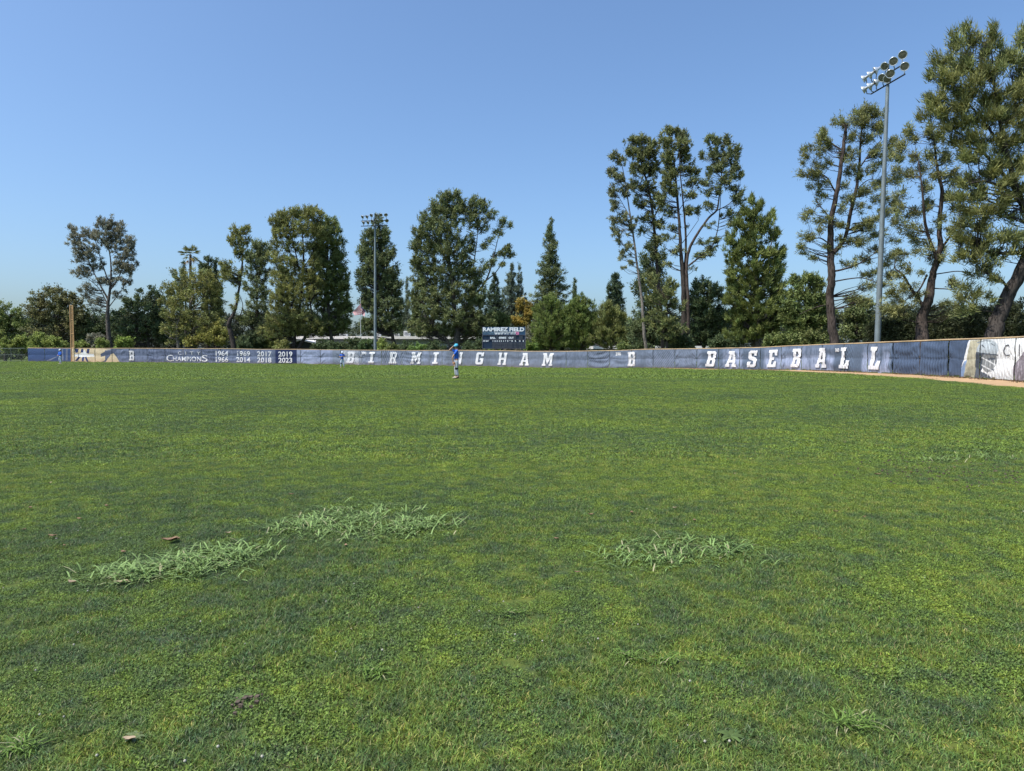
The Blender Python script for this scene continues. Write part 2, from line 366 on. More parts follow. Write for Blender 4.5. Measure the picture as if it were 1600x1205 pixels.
def paint(s, z):
    """printed colour of the windscreen at s, z (px: place in the photograph, v: share of the height)"""
    px = px_of(s); v = z / FH; sh = s.shape
    C = np.empty(sh + (3,)); C[:] = NAVY
    seg = [(44, 112, BLUE * 1.0), (112, 165, CREAM), (165, 335, NAVY * .95), (335, 431, NAVY * 1.1), (431, 464, NAVY_D), (464, 520, PALE * .72), (520, 560, SLATE * 1.35),
           (560, 700, SLATE * 1.05), (700, 870, SLATE * .98), (870, 1095, np.array(srgb(94, 104, 119))), (1095, 1395, np.array(srgb(88, 101, 119))), (1395, 1506, np.array(srgb(72, 86, 108))), (1506, 3000, WHITE)]
    for a, b, c in seg: C[(px >= a) & (px < b)] = c
    n = fbm(s * .9, z * 1.1, 0, 4); n2 = fbm(s * 4.3, z * 2.6, 1, 4); streak = fbm(s * 9, z * 1.2, 2, 3)
    def fade(a, b, amt, lo=0., hi=1., col=PALE):
        m = (px > a) & (px < b) & (v > lo) & (v < hi)
        edge = np.clip(np.minimum(px - a, b - px) / 4, 0, 1) * np.clip((hi + .1 - v) / .25, 0, 1)
        f = np.clip((streak * .6 + n2 * .7 + n * .4 - .55) * 2.2, 0, 1) * amt * edge
        C[m] = (C * (1 - f[..., None]) + col * f[..., None])[m]
    fade(464, 520, .9); fade(535, 563, .95, col=WHITE * .8); fade(520, 700, .35); fade(165, 335, .3); fade(335, 431, .35)
    fade(1130, 1163, .8); fade(1194, 1306, .85, 0, .62); fade(1194, 1306, .4); fade(1347, 1394, .95, 0, .72); fade(1347, 1394, .4); fade(560, 1100, .22)
    # ---- left picture panel
    for P, c in [([(116,.55),(126,.62),(133,.9),(137,.6),(147,.62),(148,.42),(130,.36),(117,.42)], WHITE * .95),
                 ([(118,.98),(124,.98),(122,.7),(119,.68)], NAVY_D * 1.4), ([(128,.98),(131,.98),(131,.72),(127,.7)], NAVY_D * 1.4), ([(137,.98),(141,.98),(140,.64),(136,.66)], NAVY_D * 1.3),
                 ([(117,.05),(121,.05),(127,.38),(123,.4)], NAVY_D * 1.2), ([(128,.05),(131,.05),(133,.4),(129,.36)], NAVY_D * 2), ([(136,.02),(139,.03),(136,.4),(133,.38)], NAVY_D * 1.5),
                 ([(149,.98),(158,.98),(163,.5),(157,.02),(145,.02),(149,.4)], CREAM * 1.12),
                 ([(158,.62),(166,.82),(176,.9),(184,.94),(180,.7),(172,.5),(163,.1),(158,.02),(166,.05),(176,.45),(180,.6),(172,.6),(163,.45),(158,.4)], NAVY * .9),
                 ([(165,.02),(187,.02),(184,.3),(178,.66),(174,.6),(168,.2)], CREAM * 1.05), ([(158,.98),(165,.98),(176,.93),(162,.86)], CREAM),
                 ([(72,.05),(84,.3),(92,.42),(80,.1)], PALE * .6), ([(96,.95),(99,.95),(100,.1),(97,.1)], PALE * .5), ([(104,.95),(107,.95),(106,.1),(103,.1)], PALE * .45)]:
        C[poly_mask(px, v, P)] = c
    # ---- right picture panel: fielder's glove, batting helmet with face guard, pale ground
    r = px > 1500
    if r.any():
        g1 = np.array(srgb(178, 172, 148)); g2 = np.array(srgb(150, 140, 112)); hl = np.array(srgb(176, 184, 188)); dk = np.array(srgb(66, 72, 80)); skin = np.array(srgb(122, 124, 124))
        C[poly_mask(px, v, [(1500, 1), (1516, 1), (1506, .3), (1505, 0), (1500, 0)])] = np.array(srgb(72, 86, 108))
        C[poly_mask(px, v, [(1512, .42), (1516, .75), (1518, .98), (1536, 1.0), (1530, .7), (1530, .3), (1532, 0), (1508, 0), (1506, .3)])] = g1
        C[poly_mask(px, v, [(1505, .02), (1509, .02), (1514, .48), (1510, .44), (1505, .25)])] = np.array(srgb(130, 150, 180))
        for cx, cy, rx, ry, k in [(1519, .72, 4, .1, .85), (1524, .66, 5, .1, 1.08), (1518, .5, 4, .08, .9), (1522, .2, 7, .12, .72), (1516, .08, 6, .09, .6), (1524, .88, 5, .08, 1.1)]:
            C[ell(px, v, cx, cy, rx, ry)] = g1 * k
        nn = (fbm(s * 7, z * 7, 0, 3)); C[r & (px < 1532)] *= (.78 + .5 * nn[..., None])[r & (px < 1532)]
        C[ell(px, v, 1546, .74, 17, .24) & (v > .62)] = hl * .95                                   # helmet shell
        C[ell(px, v, 1543, .84, 11, .11)] = hl * 1.15
        C[poly_mask(px, v, [(1528, .68), (1563, .62), (1563, .58), (1527, .62)])] = dk * 1.6        # brim
        C[poly_mask(px, v, [(1527, .64), (1538, .64), (1540, .3), (1534, .12), (1527, .3)])] = dk     # ear flap
        C[poly_mask(px, v, [(1538, .62), (1560, .6), (1561, .42), (1556, .25), (1546, .15), (1538, .3)])] = skin
        C[poly_mask(px, v, [(1546, .53), (1556, .54), (1558, .49), (1547, .48)])] = dk * 1.3         # eyes in shade
        C[poly_mask(px, v, [(1551, .25), (1559, .27), (1557, .22), (1552, .2)])] = dk * 1.7
        C[poly_mask(px, v, [(1526, 0), (1529, .3), (1536, .2), (1548, .12), (1556, 0)])] = dk * 1.8
        for x0, sl in ((1543, 9), (1550, 5), (1557, 1)):                                      # bars of the face guard
            C[(np.abs((px - x0) - (.5 - v) * sl) < .35) & (v < .5) & (v > .08)] = WHITE * .8
        for vv in (.42, .24): C[(np.abs(v - vv + (px - 1552) * .008) < .014) & (px > 1537) & (px < 1563)] = WHITE * .85
        for a, b, c_, d_ in [(1536, .86, 1541, .78), (1549, .9, 1555, .84)]:
            C[poly_mask(px, v, [(a, b), (a + 2, b), (c_ + 2, d_), (c_, d_)])] = dk
        C[poly_mask(px, v, [(1528, .93), (1540, .99), (1552, .97), (1549, .94), (1540, .955), (1530, .9)])] = hl * .6
        fl = (px > 1587) & (v < .62 + (px - 1600) * .02); f2 = fbm(s * 12, z * 12, 1, 3)
        C[fl] = (np.array(srgb(140, 132, 138)) * (.45 + 1.0 * f2[..., None]))[fl]                 # busy printed leaves
    C *= (.86 + .28 * n[..., None])
    dirt = np.clip(.16 - v, 0, .16) / .16 * (.35 + .4 * n2)
    return C * (1 - .45 * dirt[..., None]) + np.array(srgb(120, 104, 84)) * .45 * dirt[..., None]

fence = empty('outfield_fence', (float(fx(s_of(640))), float(fy(s_of(640))), gz1(fx(s_of(640)), fy(s_of(640)))),
              'long outfield fence hung with navy printed windscreen that spells out the school and sport', 'fence')
def fence_tube(zz, off, r, a, b, name, m, n=8, wob=0.):
    ss = np.arange(a, b, 1.0); P = fpt(ss, zz + (vnoise(ss * .3, ss * 0 + 2, 1) - .5) * wob, off); return MB().tube([Vector(p) for p in P], r, n).build(name, m, fence)
fence_tube(FH + .035, .02, .048, S0, S1, 'top_rail', M_RAIL, wob=.05)
fence_tube(FH * .5, -.02, .025, S0, S1, 'middle_rail', M_POST, 6)
SL = s_of(-130)
fence_tube(FH, .0, .03, SL, S0, 'top_rail', M_POST, 6); fence_tube(FH * .5, -.02, .025, SL, S0, 'middle_rail', M_POST, 6); fence_tube(.08, -.02, .02, SL, S0, 'bottom_rail', M_POST, 6)
pm = bpy.data.meshes.new('post'); tmp = MB().tube([(0, 0, -.1), (0, 0, FH + .02)], .035, 8).lathe([(.0, FH + .09), (.03, FH + .08), (.045, FH + .03), (.045, FH - .02)], 8)
pm.from_pydata(tmp.v, [], tmp.f); pm.materials.append(M_POST)
for s in list(np.arange(S0, S1 + .1, SP)) + list(np.arange(S0 - SP, SL, -SP)):
    o = bpy.data.objects.new('post', pm); COL.objects.link(o); o.parent = fence
    o.location = Vector(fpt(s, 0, -.04)) - fence.location
# bare chain link at the left end
cl = MB(); seg = np.arange(SL, S0, .12)
for d in (1, -1):
    for s in seg:
        a, b = s, s + d * FH
        if not (SL < b < S0): b = min(max(b, SL), S0)
        zb = abs(b - a); cl.tube([Vector(fpt(a, .03, 0)), Vector(fpt(b, .03 + zb, 0))], .0035, 3, cap=False)
cl.build('chain_link_mesh', M_POST, fence, 'stuff')

# cloth sections
n_sec = int(round((S1 - S0) / SP)); secs = {}
for k in range(n_sec):
    a = S0 + k * SP; pmid = float(px_of(a + SP / 2)); fine = pmid > 1480 or pmid < 190
    nu, nv = (110, 64) if pmid > 1480 else ((64, 40) if pmid < 190 else (56, 30))
    u = np.linspace(.012, .988, nu); vz = np.linspace(.05, FH - .01, nv); S, Z = np.meshgrid(a + u * SP, vz)
    Zj = Z + np.where(Z < .1, (vnoise(S * 3, S * 0, 1) - .5) * .12, 0)
    off = cloth_off(S, Z); N1, N2 = fnx(S), fny(S)
    P = np.stack([fx(S) + N1 * off, fy(S) + N2 * off, gz(fx(S), fy(S)) + Zj], -1).reshape(-1, 3)
    i = np.arange(nv - 1)[:, None] * nu + np.arange(nu - 1)[None]; F = np.stack([i, i + 1, i + nu + 1, i + nu], -1).reshape(-1, 4)
    me = fast_mesh('windscreen_panel', P, F, paint(S, Z).reshape(-1, 3), smooth=True)
    at_ = me.attributes.new('cloth', 'FLOAT_VECTOR', 'POINT'); at_.data.foreach_set('vector', np.c_[S.ravel(), Z.ravel(), np.zeros(S.size)].astype(np.float32).ravel())
    o = link('windscreen_panel', me, M_BANNER, fence); secs[k] = o
    if 431 < pmid < 464: o['label'] = 'newer dark navy windscreen panel'
    elif pmid > 1506: o['label'] = 'pale windscreen panel printed with a helmeted player'
    elif 112 < pmid < 165: o['label'] = 'cream windscreen panel with faded picture print'

def sec_at(s): return secs[max(0, min(n_sec - 1, int((s - S0) // SP)))]

# slab-serif capitals as filled and cut rectangles / polygons on a 1 x 1.25 field
Rct = lambda x0, y0, x1, y1: [(x0, y0), (x1, y0), (x1, y1), (x0, y1)]
GL = {
 'B': ([[(0, 0), (.66, 0), (.78, .1), (.78, .42), (.68, .5), (.78, .58), (.78, .9), (.66, 1), (0, 1), (0, .84), (.08, .84), (.08, .16), (0, .16)]], [Rct(.34, .17, .52, .41), Rct(.34, .59, .52, .83)]),
 'I': ([Rct(.1, 0, .7, .17), Rct(.1, .83, .7, 1), Rct(.27, .1, .53, .9)], []),
 'R': ([[(0, 0), (.42, 0), (.42, .16), (.34, .16), (.34, .4), (.42, .4), (.5, .16), (.46, .16), (.46, 0), (.84, 0), (.84, .16), (.76, .16), (.66, .46), (.76, .58), (.76, .9), (.64, 1), (0, 1), (0, .84), (.08, .84), (.08, .16), (0, .16)]], [Rct(.34, .56, .52, .83)]),
 'M': ([Rct(0, 0, .36, .16), Rct(.64, 0, 1, .16), Rct(.06, .1, .28, 1), Rct(.72, .1, .94, 1), Rct(0, .84, .2, 1), Rct(.8, .84, 1, 1), [(.12, 1), (.34, 1), (.6, .3), (.5, .12), (.4, .3)], [(.88, 1), (.66, 1), (.4, .3), (.5, .12), (.6, .3)]], []),
 'N': ([Rct(0, 0, .34, .16), Rct(.06, .1, .26, .9), Rct(0, .84, .26, 1), Rct(.64, .1, .84, .9), Rct(.56, .84, .9, 1), [(.1, 1), (.34, 1), (.84, .0), (.62, .0)]], []),
 'G': ([[(.14, 0), (.66, 0), (.8, .1), (.8, .52), (.44, .52), (.44, .38), (.52, .38), (.52, .17), (.28, .17), (.28, .83), (.52, .83), (.52, .68), (.8, .68), (.8, 1), (.64, 1), (.6, .95), (.54, 1), (.14, 1), (0, .88), (0, .12)]], []),
 'H': ([Rct(0, 0, .36, .16), Rct(0, .84, .36, 1), Rct(.06, .1, .3, .9), Rct(.54, 0, .9, .16), Rct(.54, .84, .9, 1), Rct(.6, .1, .84, .9), Rct(.2, .42, .7, .58)], []),
 'A': ([Rct(-.04, 0, .34, .16), Rct(.54, 0, .94, .16), [(.04, .1), (.26, .1), (.46, .9), (.24, .9)], [(.86, .1), (.62, .1), (.42, .9), (.66, .9)], Rct(.2, .28, .7, .42), Rct(.14, .84, .66, 1)], []),
 'S': ([[(0, 0), (.16, 0), (.2, .05), (.26, 0), (.66, 0), (.8, .12), (.8, .46), (.68, .58), (.28, .66), (.28, .83), (.5, .83), (.5, .7), (.76, .7), (.76, 1), (.62, 1), (.58, .96), (.52, 1), (.14, 1), (0, .88), (0, .58), (.12, .46), (.52, .38), (.52, .17), (.28, .17), (.28, .32), (0, .32)]], []),
 'E': ([[(0, 0), (.78, 0), (.78, .34), (.58, .34), (.52, .17), (.34, .17), (.34, .42), (.54, .42), (.54, .58), (.34, .58), (.34, .83), (.52, .83), (.58, .68), (.78, .68), (.78, 1), (0, 1), (0, .84), (.08, .84), (.08, .16), (0, .16)]], []),
 'L': ([[(0, 0), (.8, 0), (.8, .4), (.58, .4), (.52, .17), (.36, .17), (.36, .84), (.46, .84), (.46, 1), (0, 1), (0, .84), (.1, .84), (.1, .16), (0, .16)]], []),
}
def put_letter(ch, px, z0, h, wdt, slant, m, nx=26, ny=34):
    add, cut = GL[ch]; s_c = s_of(px); cs, cz = wdt / nx, h / ny
    gx, gy = np.meshgrid((np.arange(-2, nx + 3) + .5) / nx, (np.arange(ny) + .5) / ny)
    k = np.zeros(gx.shape, bool)
    for P in add: k |= poly_mask(gx, gy, P)
    for P in cut: k &= ~poly_mask(gx, gy, P)
    jj, ii = np.nonzero(k); cen = .42
    corners = []
    for du, dv in ((0, 0), (1, 0), (1, 1), (0, 1)):
        X = ((ii - 2 + du) / nx - cen) * wdt; Zc = (jj + dv) / ny * h
        S = s_c + X + (Zc - h / 2) * slant; Z = z0 + Zc; off = cloth_off(S, Z) + .06
        corners.append(np.stack([fx(S) + fnx(S) * off, fy(S) + fny(S) * off, gz(fx(S), fy(S)) + Z], -1))
    V = np.stack(corners, 1).reshape(-1, 3); F = np.arange(len(V)).reshape(-1, 4)
    me = fast_mesh('letter', V, F, smooth=False); o = link('letter', me, m, sec_at(s_c)); 
    return o
for ch, px in zip('BIRMINGHAM', (549, 581.5, 615, 649.5, 681.5, 716, 750.5, 785.5, 820.5, 855.5)):
    put_letter(ch, px, .26, 1.60, 1.4 if ch != 'M' else 1.5, .16, M_LETTER)
for ch, px in zip('BASEBALL', (1113.5, 1145, 1178.5, 1210, 1247.5, 1286.5, 1323.5, 1371)):
    put_letter(ch, px, .26, 1.55, 1.62, .22, M_LETTER, 32, 36)
put_letter('B', 207, .3, 1.45, 1.15, 0, M_LETTER_OLD); put_letter('B', 988.5, .22, 1.65, 1.35, 0, M_LETTER_OLD)

def text_mesh(txt, size, bold=0., space=1.):
    cu = bpy.data.curves.new('t', 'FONT'); cu.body = txt; cu.size = size; cu.offset = bold; cu.space_character = space; cu.resolution_u = 3
    cu.align_x = 'CENTER'; o = bpy.data.objects.new('t', cu); COL.objects.link(o)
    dg = bpy.context.evaluated_depsgraph_get(); me = bpy.data.meshes.new_from_object(o.evaluated_get(dg))
    bpy.data.objects.remove(o); bpy.data.curves.remove(cu); me.materials.clear(); return me
def fence_text(txt, px, z0, size, m, bold=.0, space=1., name='lettering', xs=1., serif=0., fit=None):
    me = text_mesh(txt, size, bold, space); bm = bmesh.new(); bm.from_mesh(me)
    bmesh.ops.triangulate(bm, faces=bm.faces)
    s_c = s_of(px)
    if fit:
        lo, hi = min(v.co.x for v in bm.verts), max(v.co.x for v in bm.verts); xs = (s_of(fit[1]) - s_of(fit[0])) / (hi - lo); s_c = s_of(fit[0]) - lo * xs
    for v in bm.verts:
        S = np.array(s_c + v.co.x * xs); Z = np.array(z0 + v.co.y); v.co = Vector(fpt(S, Z, cloth_off(S, Z) + .03).tolist())
    left = set(bm.verts)
    while left:                                                     # one object for each character
        st = [left.pop()]; isl = {st[0]}
        while st:
            for e_ in st.pop().link_edges:
                for q in e_.verts:
                    if q in left: left.discard(q); isl.add(q); st.append(q)
        ix = {v: i for i, v in enumerate(isl)}; fs = [[ix[v] for v in f.verts] for f in bm.faces if f.verts[0] in isl]
        m2 = bpy.data.meshes.new('letter'); m2.from_pydata([tuple(v.co) for v in ix], [], fs); cx2 = np.mean([v.co.x for v in ix]); cy2 = np.mean([v.co.y for v in ix])
        link('digit' if txt.isdigit() else 'letter', m2, m, sec_at(float(FS[np.argmin((FC[:, 0] - cx2) ** 2 + (FC[:, 1] - cy2) ** 2)])))
    bm.free(); bpy.data.meshes.remove(me)
for (y1, y2), px in zip((('1964', '1966'), ('1969', '2014'), ('2017', '2018'), ('2019', '2023')), (346.5, 380.5, 413.5, 446.5)):
    fence_text(y1, px, 1.10, .98, M_LETTER, .02, xs=1.12); fence_text(y2, px, .22, .98, M_LETTER, .02, xs=1.12)
fence_text('C', 265.5, .24, 1.35, M_LETTER, .0, fit=(261, 270.5)); fence_text('S', 320, .24, 1.35, M_LETTER, .0, fit=(316, 325))
fence_text('HAMPION', 293, .28, .92, M_LETTER, .006, 1.05, fit=(271, 315)); fence_text('C I T Y', 297, 1.22, .66, M_LETTER, .0, 1.3, fit=(279, 314))
for px, t_ in ((967, '390'), (1311, '360'), (569, '390')):
    fence_text(t_, px, 1.50, .36 if px > 1200 else .5, M_LETTER, .02)
M_DARKPRINT = mat('dark_print', (.09, .09, .10), .8)
fence_text('C', 1577, 1.18, .85, M_DARKPRINT, -.01); fence_text('I', 1597, 1.18, .85, M_DARKPRINT, -.01)

# ------------------------------------------------------------------ foul pole
M_FOUL = mat('faded_orange_paint', (.56, .34, .16), .6, var=.18, scale=1)
p0 = Vector(fpt(s_of(114.5), 0, .35)); fp = empty('foul_pole', p0, 'tall faded orange foul pole with mesh wing standing at the left end of the fence', 'foul pole')
hf = at(114, 477, p0.y).z - p0.z
MB().tube([p0 + Vector((0, 0, -.1)), p0 + Vector((0, 0, hf))], .075, 10).build('pole', M_FOUL, fp)
MB().tube([p0 + Vector((.46, 0, FH + .1)), p0 + Vector((.46, 0, hf))], .04, 8).build('wing_frame', M_FOUL, fp)
for z in np.linspace(FH + .12, hf - .05, 4): MB().tube([p0 + Vector((0, 0, z)), p0 + Vector((.46, 0, z))], .035, 6).build('brace', M_FOUL, fp)
wm = MB()
for z in np.arange(FH + .14, hf - .05, .055): wm.box(p0 + Vector((.23, .01, z)), (.44, .012, .026))
for x in np.arange(.04, .45, .055): wm.box(p0 + Vector((x, .022, (FH + hf) / 2)), (.022, .01, hf - FH - .2))
wm.build('wing_mesh', M_FOUL, fp, 'stuff')

# arched pipe frame behind the bare fence
M_PIPE = mat('grey_pipe', (.32, .36, .36), .5, .4)
c0 = at(16, 560, 112); c0.z = gz1(c0.x, c0.y)
af = empty('arched_pipe_frame', c0, 'arched grey pipe frame behind the bare chain link at the left edge', 'pipe frame')
for dy in (0, 2.):
    A = [c0 + Vector((-4 + 8 * t_, dy, 2.6 * math.sin(pi * t_) ** .45)) for t_ in np.linspace(0, 1, 17)]
    MB().tube(A, .04, 6).build('hoop', M_PIPE, af)
MB().tube([c0 + Vector((0, 0, 2.6)), c0 + Vector((0, 2, 2.6))], .035, 6).build('ridge_pipe', M_PIPE, af)

# ------------------------------------------------------------------ buildings beyond
M_WALL = mat('grey_stucco', (.30, .33, .36), .9, var=.1, scale=.6); M_WALL2 = mat('dark_grey_siding', (.06, .068, .075), .9, var=.12, scale=.8)
M_FASCIA = mat('white_fascia', (.74, .70, .66), .7, var=.07); M_GLASS = mat('dark_window', (.03, .04, .05), .15, spec=.6); M_UNIT = mat('rooftop_unit', (.55, .56, .56), .6, var=.1)
M_TRIM = mat('brown_trim', (.22, .14, .10), .8)
def long_building(px0, px1, ytop, Y, depth, label, windows=True):
    a = at(px0, ytop, Y); b = at(px1, ytop, Y); zt = a.z; w_ = b.x - a.x; cx = (a.x + b.x) / 2; g0 = gz1(cx, Y) - .3
    e = empty('school_building', (cx, Y, g0), label, 'building')
    MB().box((cx, Y + depth / 2, (g0 + zt - .75) / 2), (w_ - .8, depth, zt - .75 - g0)).build('wall', M_WALL, e)
    MB().box((cx, Y + depth / 2, zt - .375), (w_ + .6, depth + 2.2, .55)).build('roof', M_FASCIA, e)
    MB().box((cx, Y + depth / 2, zt - .70), (w_ + .2, depth + 1.6, .10)).build('eave', M_WALL2, e)
    if windows:
        n = int(w_ / 5)
        for i in range(n):
            x = a.x + (i + .5) * w_ / n
            f = MB().box((x, Y - .04, 2.4), (2.6, .12, 1.1)).build('window', M_FASCIA, e)
            for q in (-.62, .62): MB().box((x + q, Y - .08, 2.4), (1.14, .1, .95)).build('pane', M_GLASS, f)
    return e, zt
eb, zt = long_building(462, 842, 525, 140, 16, 'long low grey school building with a white roof edge behind the trees and scoreboard')
for px, w_, h_ in ((490, 1.6, .6), (537, 1.5, .55), (590, 1.3, .8), (620, .9, .6), (636, 1.2, 1.2), (651, .5, .8), (731, .7, 1.5)):
    p = at(px, 520, 143); u = MB().box((p.x, 143, zt + h_ / 2 - .1), (w_, 1.4, h_)).build('rooftop_unit', M_UNIT, eb)
    v = MB()
    for q in range(3): v.box((p.x, 142.27, zt + h_ * (.25 + .22 * q) - .05), (w_ * .8, .06, .06))
    v.build('louvre', M_WALL2, u, 'stuff')
eb2, z2 = long_building(930, 1110, 540, 128, 12, 'low pale building glimpsed under the tall pines right of the scoreboard')
def gable(px0, pxa, px1, yb, ya, Y, label, wallm, roofm=None):
    a, m_, b = at(px0, yb, Y), at(pxa, ya, Y), at(px1, yb, Y); g0 = gz1(m_.x, Y) - .3; D = 11
    e = empty('gabled_building', (m_.x, Y, g0), label, 'building')
    pr = [(a.x + .7, g0), (b.x - .7, g0), (b.x - .7, b.z - .15), (m_.x, m_.z - .35), (a.x + .7, a.z - .15)]
    V = [(x, Y + .6, z) for x, z in pr] + [(x, Y + D, z) for x, z in pr]
    MB().add(V, [(4, 3, 2, 1, 0), (5, 6, 7, 8, 9)] + [(i, (i + 1) % 5, (i + 1) % 5 + 5, i + 5) for i in range(5)]).build('wall', wallm, e)
    for p, q in ((a, m_), (m_, b)):
        V = [(p.x, Y, p.z), (q.x, Y, q.z), (q.x, Y, q.z - .24), (p.x, Y, p.z - .24)]
        V += [(x, Y + D + .4, z) for x, _, z in V]
        MB().add(V, [(0, 1, 2, 3), (7, 6, 5, 4), (0, 4, 5, 1), (1, 5, 6, 2), (2, 6, 7, 3), (3, 7, 4, 0)]).build('roof', roofm or M_FASCIA, e)
    MB().box(((a.x + m_.x) / 2, Y + .58, 2.2), (1.6, .08, 1.)).build('window', M_GLASS, e)
    return e
gable(416, 468, 548, 549, 530, 126, 'dark grey gabled building with white sloping roof edges left of the flagpole', M_WALL2)
gable(372, 386, 412, 545, 538, 131, 'small dark gabled building with pale roof edge between the two left pines', M_WALL2, M_TRIM)

# ------------------------------------------------------------------ light poles
M_POLE = mat('weathered_galvanised_pole', (.20, .235, .245), .55, .3, var=.2, scale=1.2); M_ARM = mat('dark_steel_arm', (.035, .04, .055), .6, .3)
M_DISH = mat('floodlight_housing', (.62, .66, .68), .35, .5, var=.08); M_LENS = mat('floodlight_lens', (.13, .125, .09), .3, .0, var=.4, scale=9, spec=.5)
def floodlight(parent, P, aim, r):
    aim = Vector(aim).normalized(); Mx = Matrix.Translation(P) @ aim.to_track_quat('Z', 'Y').to_matrix().to_4x4()
    h = MB().lathe([(.0, -.72 * r * 2), (.3 * r, -.70 * r * 2), (.36 * r, -.42 * r * 2), (.6 * r, -.30 * r * 2), (.9 * r, -.1 * r * 2), (r, 0), (.93 * r, .0), (.8 * r, -.1 * r)], 18, Mx).build('floodlight', M_DISH, parent)
    MB().lathe([(.0, -.03 * r), (.6 * r, -.05 * r), (.9 * r, -.07 * r)], 18, Mx).build('lens', M_LENS, h)
    return h
def light_pole(px, Y, ytop, r0, r1, label, arms, lamps, rl):
    b = at(px, 540, Y); g0 = gz1(b.x, Y); t = at(px + (ytop[1]), ytop[0], Y); base = Vector((b.x, Y, g0))
    e = empty('light_pole', base, label, 'light pole', 'floodlight poles behind the outfield fence')
    top = Vector((t.x, Y, t.z))
    MB().tube([base + Vector((0, 0, -.2)), base.lerp(top, .5), top], [r0, (r0 + r1) / 2, r1], 14).build('pole', M_POLE, e)
    for (a, za, c, zc) in arms:                            # arm ends: px, py, depth
        A, B = at(*a), at(*c); MB().tube([A, B], .055, 6).build('cross_arm', M_ARM, e)
    MB().tube([top, top + Vector((0, 0, 1.5))], .08, 8).build('mast', M_ARM, e)
    for (lx, ly, lY, aim, foot) in lamps:
        P = at(lx, ly, lY); h = floodlight(e, P, aim, rl)
        Fp = at(*foot); MB().tube([Fp, (Fp + P) / 2 + Vector((0, 0, -.12)), P - Vector(aim).normalized() * rl * .8], .035, 5).build('bracket', M_POLE, h)
    return e
AL = (-1, .9, -.55); AR = (-.55, -1, -.42); AM = (-.8, -.5, -.5)
lamps = [(1348, 141, 51.6, AL, (1361, 147, 51.6)), (1357, 136, 51.0, AL, (1366, 144, 51.2)), (1367, 130, 50.6, (-1, .45, -.55), (1371, 141, 50.9)), (1378, 122, 50.0, AM, (1381, 135, 50.4)), (1391, 115.5, 49.2, AR, (1391, 130, 49.7)), (1413.5, 104, 48.1, AR, (1413, 116, 48.2)),
         (1348, 124, 51.7, AL, (1361, 133, 51.7)), (1357, 118, 51.2, AL, (1366, 130, 51.3)), (1366.5, 111, 50.7, (-1, .45, -.55), (1371, 127, 50.9)), (1382, 104, 49.9, AM, (1384, 119, 50.2)), (1396, 96, 49.0, AR, (1398, 108, 49.2)), (1410.5, 86, 48.1, AR, (1409, 102, 48.2)), (1386, 124, 49.7, AM, (1386, 133, 50.0))]
light_pole(1370, 50, (133, 17), .225, .12, 'tall grey floodlight pole between the two big pines at the right end of the fence',
           [((1361, 147, 51.7), 0, (1414, 116, 48.1), 0), ((1361, 132, 51.7), 0, (1409, 102, 48.2), 0)], lamps, .30)
lam2 = []
for i, x in enumerate((566, 573, 580, 587.5, 595, 603)):
    aim = (-.9 + .22 * i, -.75, -.7); yy = 337.5 - .3 * i + (1.8 if i < 2 else 0)
    lam2.append((x, yy, 96.4 - .1 * i, aim, (x + 1, yy + 7, 96.6)))
    lam2.append((x + 1.5, yy + 9, 96.4 - .1 * i, aim, (x + 2, yy + 14, 96.6)))
light_pole(586, 97, (350, 0), .225, .12, 'tall grey floodlight pole beside the flagpole, in front of the dense conifer',
           [((564, 345.5, 96.8), 0, (606, 344.5, 96.4), 0), ((564, 353.5, 96.8), 0, (606, 352.5, 96.4), 0)], lam2, .27)

# ------------------------------------------------------------------ flagpole with flag
M_WHITEP = mat('pale_pole_paint', (.52, .53, .52), .4)
b = at(564, 545, 112); base = Vector((b.x, 112, gz1(b.x, 112))); top = at(564, 466, 112)
fl = empty('flagpole', base, 'thin pale flagpole carrying a flag in front of the dark conifer', 'flagpole')
MB().tube([base, Vector((base.x, 112, top.z))], [.07, .045], 8).build('pole', M_WHITEP, fl)
MB().lathe([(0, .1), (.08, .06), (.1, 0), (.06, -.08), (0, -.1)], 10, Matrix.Translation((base.x, 112, top.z + .08))).build('finial', M_WHITEP, fl)
# the flag wraps round the pole: stripes fall to both sides
def flag_part(sgn, px_pts, name_par):
    # corners top-inner, top-outer, bottom-outer, bottom-inner in pixels
    (ax_, ay_), (bx, by), (cx, cy), (dx, dy) = px_pts
    V, T, F = [], [], []; nu, nv = 18, 26
    for j in range(nv + 1):
        for i in range(nu + 1):
            u, v = i / nu, j / nv
            x = (ax_ * (1 - u) + bx * u) * (1 - v) + (dx * (1 - u) + cx * u) * v; y = (ay_ * (1 - u) + by * u) * (1 - v) + (dy * (1 - u) + cy * u) * v
            p = at(x, y, 111.9 - .25 * math.sin(u * 5 + v * 3) * u); V.append(tuple(p)); 
    Vq, Tq = [], []
    red, wht, blu = np.array((.48, .02, .03)), np.array((.74, .72, .72)), np.array((.03, .04, .15))
    Fq = []
    for j in range(nv):
        for i in range(nu):
            q = [j * (nu + 1) + i, j * (nu + 1) + i + 1, (j + 1) * (nu + 1) + i + 1, (j + 1) * (nu + 1) + i]
            n0 = len(Vq); Vq += [V[k] for k in q]; Fq.append((n0, n0 + 1, n0 + 2, n0 + 3))
            st = int(j / nv * (13 if sgn < 0 else 9)); c = red if st % 2 == 0 else wht
            if sgn < 0 and i > nu * .72 and False: c = blu
            if sgn > 0 and j < nv * .18: c = blu
            Tq += [c] * 4
    return np.array(Vq), np.array(Fq), np.array(Tq)
flag = empty('national_flag', at(563, 482, 111.9), 'red and white striped flag folded over its pole beside the dark conifer', 'flag')
M_FLAG = tint_mat('flag_cloth', rough=.8, trans=.25)
